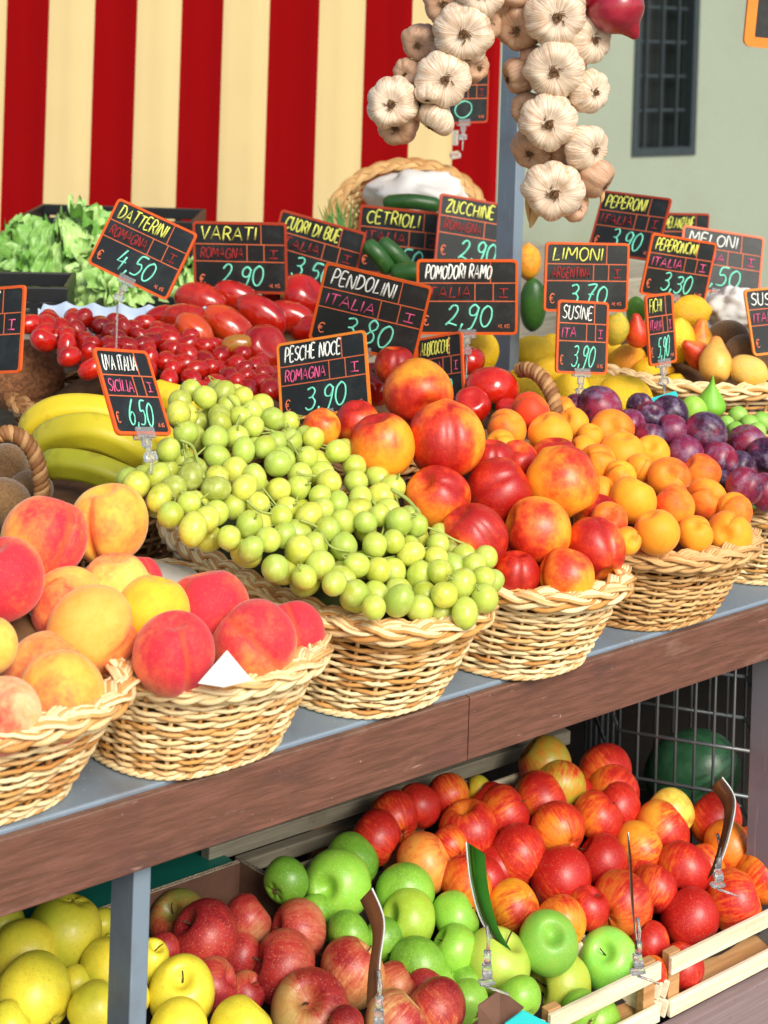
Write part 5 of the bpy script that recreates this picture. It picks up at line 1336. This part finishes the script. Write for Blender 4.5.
# cardboard box
bx = empty('cardboard_box', (.85, 1.45, .36)); tag(bx, 'cardboard box with teal flaps holding yellow and pink apples', 'box')
def wallq(name, A, B, zt0, zt1, zb, th=.005, mat='card', edge=True):
    A = Vector((*A, 0)); B = Vector((*B, 0)); d = (B - A).normalized(); n = Vector((-d.y, d.x, 0)) * th
    vs = []
    for p, zt in ((A, zt0), (B, zt1)):
        for q in (p, p + n): vs += [Vector((q.x, q.y, zb)), Vector((q.x, q.y, zt))]
    m = MB(); m.add(vs, [(0, 4, 5, 1), (2, 3, 7, 6), (0, 1, 3, 2), (4, 6, 7, 5)]); o = m.build(name, M[mat], bx, False)
    # corrugated rim
    e = MB(); L = (B - A).length; k = int(L / .004)
    for s_ in (0, 1):
        e.tube([Vector((A.x, A.y, zt0)) + n * s_, Vector((B.x, B.y, zt1)) + n * s_], .0009, 5)
    P = [Vector((A.x, A.y, zt0)).lerp(Vector((B.x, B.y, zt1)), i / (2 * k)) + n * (.5 + .45 * (1 if i % 2 else -1)) for i in range(2 * k + 1)]
    e.tube(P, .0007, 4); e.build('corrugated_edge', M['cardedge'], o)
b0 = ony(150, 893, 1.65); b1 = ony(240, 862, 1.65); b2 = ony(284, 885, 1.58)
wallq('back_wall', (.40, 1.65), (b1.x, 1.65), b0.z, b1.z, .37)
wallq('side_wall', (b1.x, 1.65), (b2.x, 1.58), b1.z, b2.z, .37)
r0 = onz(285, 908, .50); r1 = onz(418, 986, .452); r2 = onz(470, 1016, .44)
wallq('side_wall', (b2.x, 1.577), (r1.x, r1.y), .49, r1.z, .37)
wallq('side_wall', (r1.x + .001, r1.y - .001), (1.288, 1.305), r1.z, .440, .37)
m = MB(); f0 = Vector((.40, 1.658, b0.z - .003)); f1 = Vector((b1.x - .002, 1.658, b1.z - .003)); f2 = ony(205, 842, 1.75); f3 = Vector((.44, 1.75, f2.z))
for dz in (0, -.002): m.add([p + Vector((0, 0, dz)) for p in (f0, f1, f2, f3)], [(0, 1, 2, 3)] if dz == 0 else [(3, 2, 1, 0)])
m.build('teal_flap', M['teal'], bx, False)
m = MB(); m.box((.85, 1.45, .372), (.86, .30, .004)); m.build('bottom', M['card'], bx, False)
m = MB(); vs = []; N = 14
for j in range(N + 1):
    for i in range(N + 1):
        x = .42 + (.72 * i / N) * (1 + .2 * (1 - j / N)); y = 1.31 + .275 * j / N; vs.append(Vector((x, y, PA[0] - .09 + PA[2] * (y - PA[1]))))
m.add(vs, [(j * (N + 1) + i, j * (N + 1) + i + 1, (j + 1) * (N + 1) + i + 1, (j + 1) * (N + 1) + i) for j in range(N) for i in range(N)]); m.build('tray', M['darkliner'], bx)  # dark sheet below the box apples, gap shade in its colour
# front corner flap, brown outside and turquoise inside
m = MB(); A = [dep(490, 1003, 1.735), dep(520, 992, 1.75), dep(545, 1010, 1.74), dep(553, 1024, 1.735), dep(540, 1040, 1.73), dep(490, 1040, 1.72)]
m = MB(); T = [dep(523, 1011, 1.728), dep(552, 1026, 1.728), dep(545, 1045, 1.726), dep(500, 1045, 1.726), dep(505, 1024, 1.727)]
for dz in (0, .002): m.add([p + DV * dz for p in T], [(0, 1, 2, 3, 4)] if dz else [(4, 3, 2, 1, 0)])
m.build('turquoise_flap', M['cyan'], bx, False)
m = MB(); T = [dep(478, 1006, 1.745), dep(500, 990, 1.76), dep(524, 1008, 1.745), dep(500, 1030, 1.74), dep(478, 1030, 1.74)]
for dz in (0, .002): m.add([p + DV * dz for p in T], [(0, 1, 2, 3, 4)] if dz else [(4, 3, 2, 1, 0)])
m.build('corner_flap', M['card'], bx, False)

def A_(kind, rows, group):
    for r in rows:
        x, y, d, bl, l = r[:5]; kw = r[5] if len(r) > 5 else {}
        fruit(kind, x, y, d, PA, l, group, bl, asp=kw.pop('asp', 1.0), **kw)
GR = 'red apples in the right crate'
A_('apple', [
 (545, 764, 55, .35, 'brownish green and red apple highest at the back of the red apple crate', dict(col='b8a83a')), (560, 787, 53, .25, 'green apple with a red shoulder below the highest one', dict(col='b8bc3a', axis=(.2, .4, -.6))),
 (605, 772, 56, .7, 'red apple with an orange lower edge, back row in front of the wire cage', dict(col='e8842a')), (613, 790, 53, .6, 'red and orange apple second from the cage in the back column', {}), (617, 808, 51, .75, 'red apple third from the cage, orange underneath', {}),
 (540, 801, 57, .6, 'streaked red and yellow apple below the green-shouldered one', {}), (504, 813, 54, .9, 'deep red apple left of the streaked one', {}), (468, 830, 60, .55, 'orange and red apple with a dark stem above the dark curved tag', dict(axis=(-.2, .9, .1))),
 (557, 830, 57, .65, 'red apple with a yellow left cheek in the middle of the crate', dict(gx=(.6, .5, .3))), (598, 818, 53, .85, 'red apple between the streaked one and the yellow orange one', {}), (518, 856, 61, .85, 'large dark red apple left of the one showing its blossom end', {}),
 (562, 879, 63, .9, 'large deep red apple showing its blossom end at lower right', dict(axis=(-.45, .5, -.75), gx=(0, .5, .9))), (602, 862, 54, .9, 'bright red apple left of the thin upright tag', {}), (638, 848, 52, .25, 'yellow orange apple behind the thin upright tag', dict(col='f0a02c')),
 (662, 830, 58, .6, 'pink red apple with an orange left side, in front of the yellow one', dict(gx=(.7, 0, .6), col='eea034')), (670, 814, 50, .0, 'yellow apple in the back row right of the middle', dict(col='ecd058')), (716, 820, 55, .7, 'orange red apple behind the dark leaf-shaped tag', {}),
 (729, 848, 54, .6, 'pink orange apple right of the dark leaf-shaped tag', {}), (684, 869, 55, .9, 'bright red apple left of the foot of the leaf-shaped tag', {}), (654, 889, 48, .8, 'pink red apple right of the thin upright tag', {}),
 (622, 904, 63, .45, 'brownish orange apple cut by the thin upright tag', dict(col='d8802c')), (690, 919, 61, .95, 'glossy scarlet apple above the front slat, blossom end at lower right', dict(axis=(-.5, .6, -.6), gx=(0, .4, 1))), (734, 902, 61, .5, 'large orange apple with a pink cheek above the front slat', dict(col='ee8a2a')),
 (764, 877, 57, .4, 'orange yellow apple cut by the right edge', dict(col='f0a02c')), (514, 907, 53, .45, 'yellow and red apple right of the green curved tag', dict(col='f2ac2a')), (561, 923, 52, .25, 'orange apple with a dark blossom end behind the green apples', dict(col='ee9a2a', axis=(-.4, .3, -.9))),
 (588, 908, 44, .9, 'dark red apple between the orange blossom-end one and the brownish one', {}), (650, 943, 42, .8, 'small red apple just behind the crate corner', {}), (682, 966, 44, .8, 'red apple right over the crate corner, cut by the slat', dict(axis=(.2, .9, .3), jit=.01)), (652, 972, 32, .6, 'orange red apple peeping over the slat at the crate corner', dict(axis=(-.2, .9, .1), jit=.01)),
 (485, 880, 42, .9, 'red apple left of the yellow and red one behind the green tag', {}), (376, 838, 54, .9, 'dark red apple furthest left in the red apple crate', {}), (394, 818, 52, .6, 'yellow flecked red apple at the back left', {}), (418, 806, 46, .85, 'red apple at the back left, second from the rail end', {}),
 (448, 796, 44, .6, 'orange red apple under the table edge at the back', {}), (424, 864, 60, .3, 'orange apple with red flecks beside the green apples', dict(col='eaa04a')), (466, 884, 54, .45, 'orange red apple behind the green curved tag', {}), (490, 804, 42, .9, 'dark red apple half under the table edge', {}),
 (478, 790, 28, .0, 'yellow green apple end at the very back', dict(col='c8c83a')), (497, 870, 46, .85, 'shaded red apple behind the green tag top', dict(jit=.02)), (640, 878, 40, .8, 'red apple hidden behind the thin tag', dict(jit=.02)), (705, 868, 44, .5, 'orange apple behind the scarlet one', dict(jit=.02, col='ea8a2a')), (752, 850, 44, .6, 'red orange apple at the back right beside the steel leg', dict(jit=.01)), (532, 930, 36, .8, 'red apple low between green and red apples', dict(jit=.02)), (450, 846, 40, .85, 'red apple in the gap left of the dark stemmed one', dict(jit=.02)), (575, 795, 40, .8, 'red apple in the gap of the back rows', dict(jit=.02))], GR)
# lower layer behind the slats
for x, y, d, l in ((702, 986, 40, 'red streaked apple seen through the gap between the two front slats'), (727, 971, 38, 'orange apple seen through the slat gap, right of the streaked one')):
    fruit('apple', x, y, d, None, l, GR, .6, depth=ony(x, y, 1.345).dot(DV) if False else (ony(x, y, 1.345) - Vector((0, 0, CAMZ))).dot(DV))
fruit('gapple', 598, 1022, 48, None, 'green apple seen below the front slat of the middle crate', 'green apples in the middle crate', .3, depth=(ony(598, 1022, 1.345) - Vector((0, 0, CAMZ))).dot(DV))
A_('gapple', [
 (337, 886, 69, .35, 'large green apple with its stem hollow facing out, left end of the crate', dict(axis=(-.35, .35, .85), stem=False)), (352, 861, 56, .7, 'dark green apple behind the large one with the facing hollow', {}), (286, 881, 46, .9, 'shaded green apple beside the cardboard corner', {}),
 (405, 894, 60, .5, 'green apple topmost behind the green tag side', dict(axis=(0, .4, -.8))), (408, 921, 60, .2, 'green apple with a yellow cheek and its hollow at upper left', dict(axis=(-.75, .45, .45), stem=False, col='a8c438')), (455, 919, 52, .5, 'green apple in the shade left of the green tag', {}), (455, 950, 50, .5, 'green apple left of the clear clip', {}),
 (417, 968, 58, .6, 'green apple low beside the cardboard edge', {}), (348, 935, 46, .8, 'dark green apple under the large one', {}), (497, 962, 68, .0, 'yellow green apple behind the clear clip, stem pointing right', dict(col='b8cc50', axis=(.45, .85, .1), stem=True)), (548, 943, 60, .1, 'light green apple with a deep hollow, behind the yellow green one', dict(col='8cd050', axis=(.1, .75, .6), stem=False)),
 (609, 961, 62, .1, 'light green apple with its stem facing out, right end of the crate', dict(col='88d458', axis=(-.3, .7, .6), stem=True)), (560, 985, 68, .0, 'yellow apple lowest in front of the green ones', dict(col='c8d048', axis=(-.85, .15, .5), stem=True)), (520, 998, 44, .4, 'green apple low between the clip and the yellow one', dict(jit=.01)),
 (467, 1002, 44, .5, 'green apple behind the legs of the clear clip', {}), (580, 1010, 40, .4, 'green apple just inside the front slat', dict(jit=.01)), (465, 985, 38, .6, 'small shaded green apple left of the clip', dict(jit=.02)), (383, 940, 42, .8, 'green apple in the shade behind the brown tag', dict(jit=.03)), (315, 915, 42, .8, 'shaded green apple low at the left end', dict(jit=.04)), (440, 985, 40, .6, 'green apple behind the box edge', dict(jit=.02))], 'green apples in the middle crate')
A_('papple', [
 (284, 967, 70, .6, 'pinkish apple with its dark stem at left, right of the middle of the box', dict(axis=(-.9, .3, .2), stem=True, col='c86a50')), (298, 932, 62, .55, 'dull pink apple beside the cardboard corner', dict(axis=(-.8, .3, .3), stem=True, col='c8785a')), (352, 972, 68, .2, 'cream and orange striped apple behind the brown tag', dict(col='dcac6c')),
 (310, 1012, 80, .3, 'brownish green apple with a green hollow facing up, front of the box', dict(axis=(-.1, .8, .55), stem=True, col='b89a5a')), (396, 1024, 66, .25, 'pale apple with a pink edge at the bottom, right of the brown tag', dict(col='e0c078')), (436, 1011, 64, .45, 'pink and orange apple at the right end of the box', dict(col='e09a5c')),
 (205, 936, 69, .95, 'deep red apple in the shade under the torn cardboard', dict(axis=(-.6, .6, .2), col='a8342c')), (178, 920, 58, .2, 'greenish brown apple beside the steel leg', dict(col='7e8a3c', axis=(-.3, .7, .5), stem=True, jit=.05)), (247, 920, 50, .3, 'pale speckled apple against the back wall of the box', dict(col='b88a60')),
 (214, 985, 50, .4, 'brown shaded apple behind the front yellow one', dict(col='a87a4a')), (162, 952, 38, .9, 'small red apple right beside the steel leg', dict(col='a83a2a')), (240, 955, 46, .4, 'brown shaded apple in the middle of the box', dict(col='8a6a44', jit=.02)), (395, 985, 44, .5, 'pink apple behind the pale one', dict(jit=.01)), (246, 992, 40, .4, 'brown apple between the pink and the yellow ones', dict(jit=.02, col='a87a4c')), (345, 1030, 44, .4, 'apple cut by the bottom edge behind the brown tag', dict(jit=.0)), (425, 985, 36, .5, 'pink apple beside the white box edge', dict(jit=.02))], 'pink and brown apples in the cardboard box')
A_('yapple', [
 (64, 934, 76, .75, 'large green-yellow apple highest at the left under the table front', dict(axis=(-.2, -.9, .2), asp=1.06)), (24, 955, 66, .3, 'yellow apple half behind the lowest large one at the left edge', {}), (33, 996, 78, .35, 'large yellow apple with its blossom end at lower right', dict(axis=(-.6, .5, -.5), asp=1.05)),
 (106, 966, 48, .5, 'yellow apple half hidden left of the steel leg', dict(asp=1.2)), (182, 993, 68, .1, 'bright yellow apple with a short stem, right of the steel leg', dict(axis=(.05, .85, .5), stem=True)), (149, 962, 40, .3, 'yellow apple seen right behind the steel leg', dict(asp=1.2)), (178, 1032, 62, .1, 'bright yellow apple cut by the bottom edge', {}),
 (241, 1032, 66, .1, 'yellow apple at the bottom edge, right of the cut one', {}), (95, 1012, 58, .3, 'yellow apple low left of the steel leg', {}), (75, 985, 36, .6, 'shaded yellow apple low between the large ones', dict(jit=.02)), (8, 1026, 46, .3, 'yellow apple in the bottom left corner', {}), (101, 925, 32, .8, 'shaded yellow green apple beside the teal flap', dict(jit=.03)), (2, 925, 44, .7, 'yellow green apple at the left edge under the board', dict(jit=.03)), (130, 1000, 40, .3, 'yellow apple behind the steel leg', dict(jit=.02))], 'yellow apples in the cardboard box')

def relax():
    for it in range(30):
        for i in range(len(REC)):
            a = REC[i]
            for j in range(i + 1, len(REC)):
                b = REC[j]; dv = a[6] - b[6]
                if abs(dv.x) > .1 or abs(dv.y) > .1: continue
                r = .5 * (a[3] * a[4] + b[3] * b[4]) / F * .93; L = dv.length
                if L < r:
                    f, n = (a, b) if a[4] > b[4] else (b, a); k = (r - L) * .35
                    f[4] = min(f[4] + k, f[7] + .045); n[4] = max(n[4] - k * .35, n[7] - (.012 if n[7] > 0 and n[0].location.z > .8 else .003))
                    for q in (f, n): q[6] = dep(q[1], q[2], q[4])
    for o, px, py, d, t, sq, p, t0 in REC:
        sz = d * t / F; o.location = p; o.scale = (sz, sz, sz * sq)
relax()

# curved cards seen from the side, on clear clips
def tagcard(label, edge, w, t0, mat, clip, seed=0):
    """edge: pixel points of the long bent edge; w: card width into the stall"""
    root = empty('price_card', dep(*clip, t0)); tag(root, label, 'price card', 'bent price cards seen edge on')
    P = catmull([dep(x, y, t0 + k) for x, y, k in edge], 6); m = MB(); vs = []
    side = (RV * w[0] + DV * w[1] + UZ * w[2])
    n = len(P)
    for i, p in enumerate(P):
        k = i / (n - 1); sc = w[3] + (1 - w[3]) * min(1, (n - 1 - i) / (n * .35)) if len(w) > 3 else 1
        vs += [p, p - side * sc, p - side * sc + DV * .0012, p + DV * .0012]
    fs = []
    for i in range(n - 1):
        for j in range(4): fs.append((4 * i + j, 4 * i + (j + 1) % 4, 4 * i + 4 + (j + 1) % 4, 4 * i + 4 + j))
    m.add(vs, fs); m.build('card', M[mat], root)
    e = MB(); e.tube([p - DV * .0006 for p in P], .0011, 6); e.build('pale_edge', M['clear_e'], root)
    c = MB(); q = dep(*clip, t0 - .012)
    c.tube([q + UZ * .018, q + UZ * .006], .0042, 10); c.box(q - UZ * .003, (.011, .009, .018), 0, SB, .002); c.box(q - UZ * .015, (.017, .004, .010), 0, SB @ Matrix.Rotation(.3, 3, 'Y'), .0015)
    c.tube([q + UZ * .016, q + UZ * .03 + RV * .001, q + UZ * .045 - RV * .002], .002, 6)
    c.tube([q - UZ * .02, q - UZ * .02 + RV * .025 - UZ * .008], .0014, 6); c.build('clip', M['clear'], root)
def tag_mat(name, a, b):
    t = NT(name); co = t.coord(); n = t.noise(co, 18, 2); return t.P(Base_Color=t.mix(t.ss(n, .3, .7), lin(a), lin(b)), Roughness=.12, Metallic=.55)  # base colours stand in for neighbouring apples mirrored in the card
M['tg'] = tag_mat('card_back_green_reflection', '2f6a1e', '3f8a28'); M['tb'] = tag_mat('card_back_brown_reflection', '5a3a24', '7a4a2c'); M['td'] = tag_mat('card_back_dark_reflection', '3a1a10', '6a3a14')
M['clear_e'] = plain('card_edge', 'c8ccc8', .3)
tagcard('bent card with a green shine standing among the green apples', [(466, 842, 0), (470, 880, 0), (479, 915, 0), (492, 938, 0)], (-.0195, .018, .003), 1.72, 'tg', (487, 968))
tagcard('narrow bent card with a brown shine in front of the cream striped apple', [(372, 888, 0), (384, 920, 0), (380, 960, 0), (378, 992, 0)], (.012, .014, .006), 1.66, 'tb', (379, 1014))
tagcard('thin upright card seen edge on among the red apples', [(628, 832, 0), (630, 870, 0), (632, 905, 0), (637, 944, 0)], (.004, .05, .0), 1.80, 'slate', (638, 958))
tagcard('dark leaf-shaped card leaning among the red apples at the right', [(722, 777, 0), (735, 800, 0), (728, 840, 0), (718, 868, 0)], (.017, .02, .004), 1.90, 'td', (718, 872))

# wire cage with a watermelon at the right under the table
cg = empty('wire_cage', (1.85, 1.75, .36)); tag(cg, 'grey wire cage under the table at the right', 'cage')
def cagept(x, y, z): return Vector((x, y, z))
c0 = onz(618, 775, .50); c1 = onz(790, 804, .50); c2 = c0 + DV * .28 - RV * .01; c3 = c1 + DV * .28
def panel(a, b, n, name):
    m = MB(); r = .0023
    a = Vector((a.x, a.y, 0)); b = Vector((b.x, b.y, 0))
    for k in range(n + 1):
        p = a.lerp(b, k / n); m.tube([p + UZ * .35, p + UZ * .79], r, 6)
    for z in (.36, .50, .565, .70, .785): m.tube([a + UZ * z, b + UZ * z], r * 1.25, 6)
    m.build(name, M['wire'], cg)
panel(c0, c1, 9, 'front_panel'); panel(c0, c2, 6, 'side_panel'); panel(c2, c3, 9, 'back_panel'); panel(c1, c3, 6, 'side_panel')
o = fruit('melon', 692, 772, 78, None, 'dark green watermelon inside the wire cage', None, .5, (.9, .5, .2), depth=c0.dot(DV) + .14)
m = MB(); p = ony(722, 688, 2.2); m.box((p.x, 2.2, p.z + .02), (.24, .015, .12), 0, None, .002); o = m.build('yellow_crate_board', M['yellowb'] if 'yellowb' in M else plain('olive_yellow_board', '8a7a1a', .6), None, False, loc=p); tag(o, 'olive yellow crate panel in the dark behind the cage', 'panel')
m = MB(); 

# ------------------------------------------------------------------ camera, sky, sun
cam = bpy.data.cameras.new('camera'); co = bpy.data.objects.new('camera', cam); C.objects.link(co)
co.location = (0, 0, CAMZ); co.rotation_euler = Matrix((RC, UC, -DV)).transposed().to_euler()
cam.sensor_width = 36; cam.sensor_fit = 'AUTO'; cam.lens = F / 1024 * 36; cam.shift_y = (CY - 512) / 1024.; cam.clip_end = 300; cam.clip_start = .05; cam.dof.use_dof = True; cam.dof.focus_distance = 1.85; cam.dof.aperture_fstop = 9.0
sc = bpy.context.scene; sc.camera = co
w = bpy.data.worlds.new('World'); sc.world = w; w.use_nodes = True; nt = w.node_tree
sky = nt.nodes.new('ShaderNodeTexSky'); sky.sky_type = 'NISHITA'; sky.sun_disc = False
SUN = (RV * .45 - DV * .85 + UZ * .74).normalized()
el = math.asin(SUN.z); az = math.atan2(SUN.x, SUN.y)
sky.sun_elevation = el; sky.sun_rotation = az; sky.air_density = 1.2; sky.dust_density = 2.5
nt.links.new(sky.outputs[0], nt.nodes['Background'].inputs['Color']); nt.nodes['Background'].inputs['Strength'].default_value = .14
sd = bpy.data.lights.new('sun', 'SUN'); so = bpy.data.objects.new('sun', sd); C.objects.link(so); sd.energy = 3.3; sd.angle = rad(26); sd.color = (1, .95, .86)
so.rotation_euler = SUN.to_track_quat('Z', 'Y').to_euler()
sc.view_settings.view_transform = 'Standard'; sc.view_settings.look = 'None'; sc.view_settings.exposure = .16; sc.view_settings.gamma = 1; sc.view_settings.use_curve_mapping = False
sc.cycles.max_bounces = 6; sc.cycles.transparent_max_bounces = 6
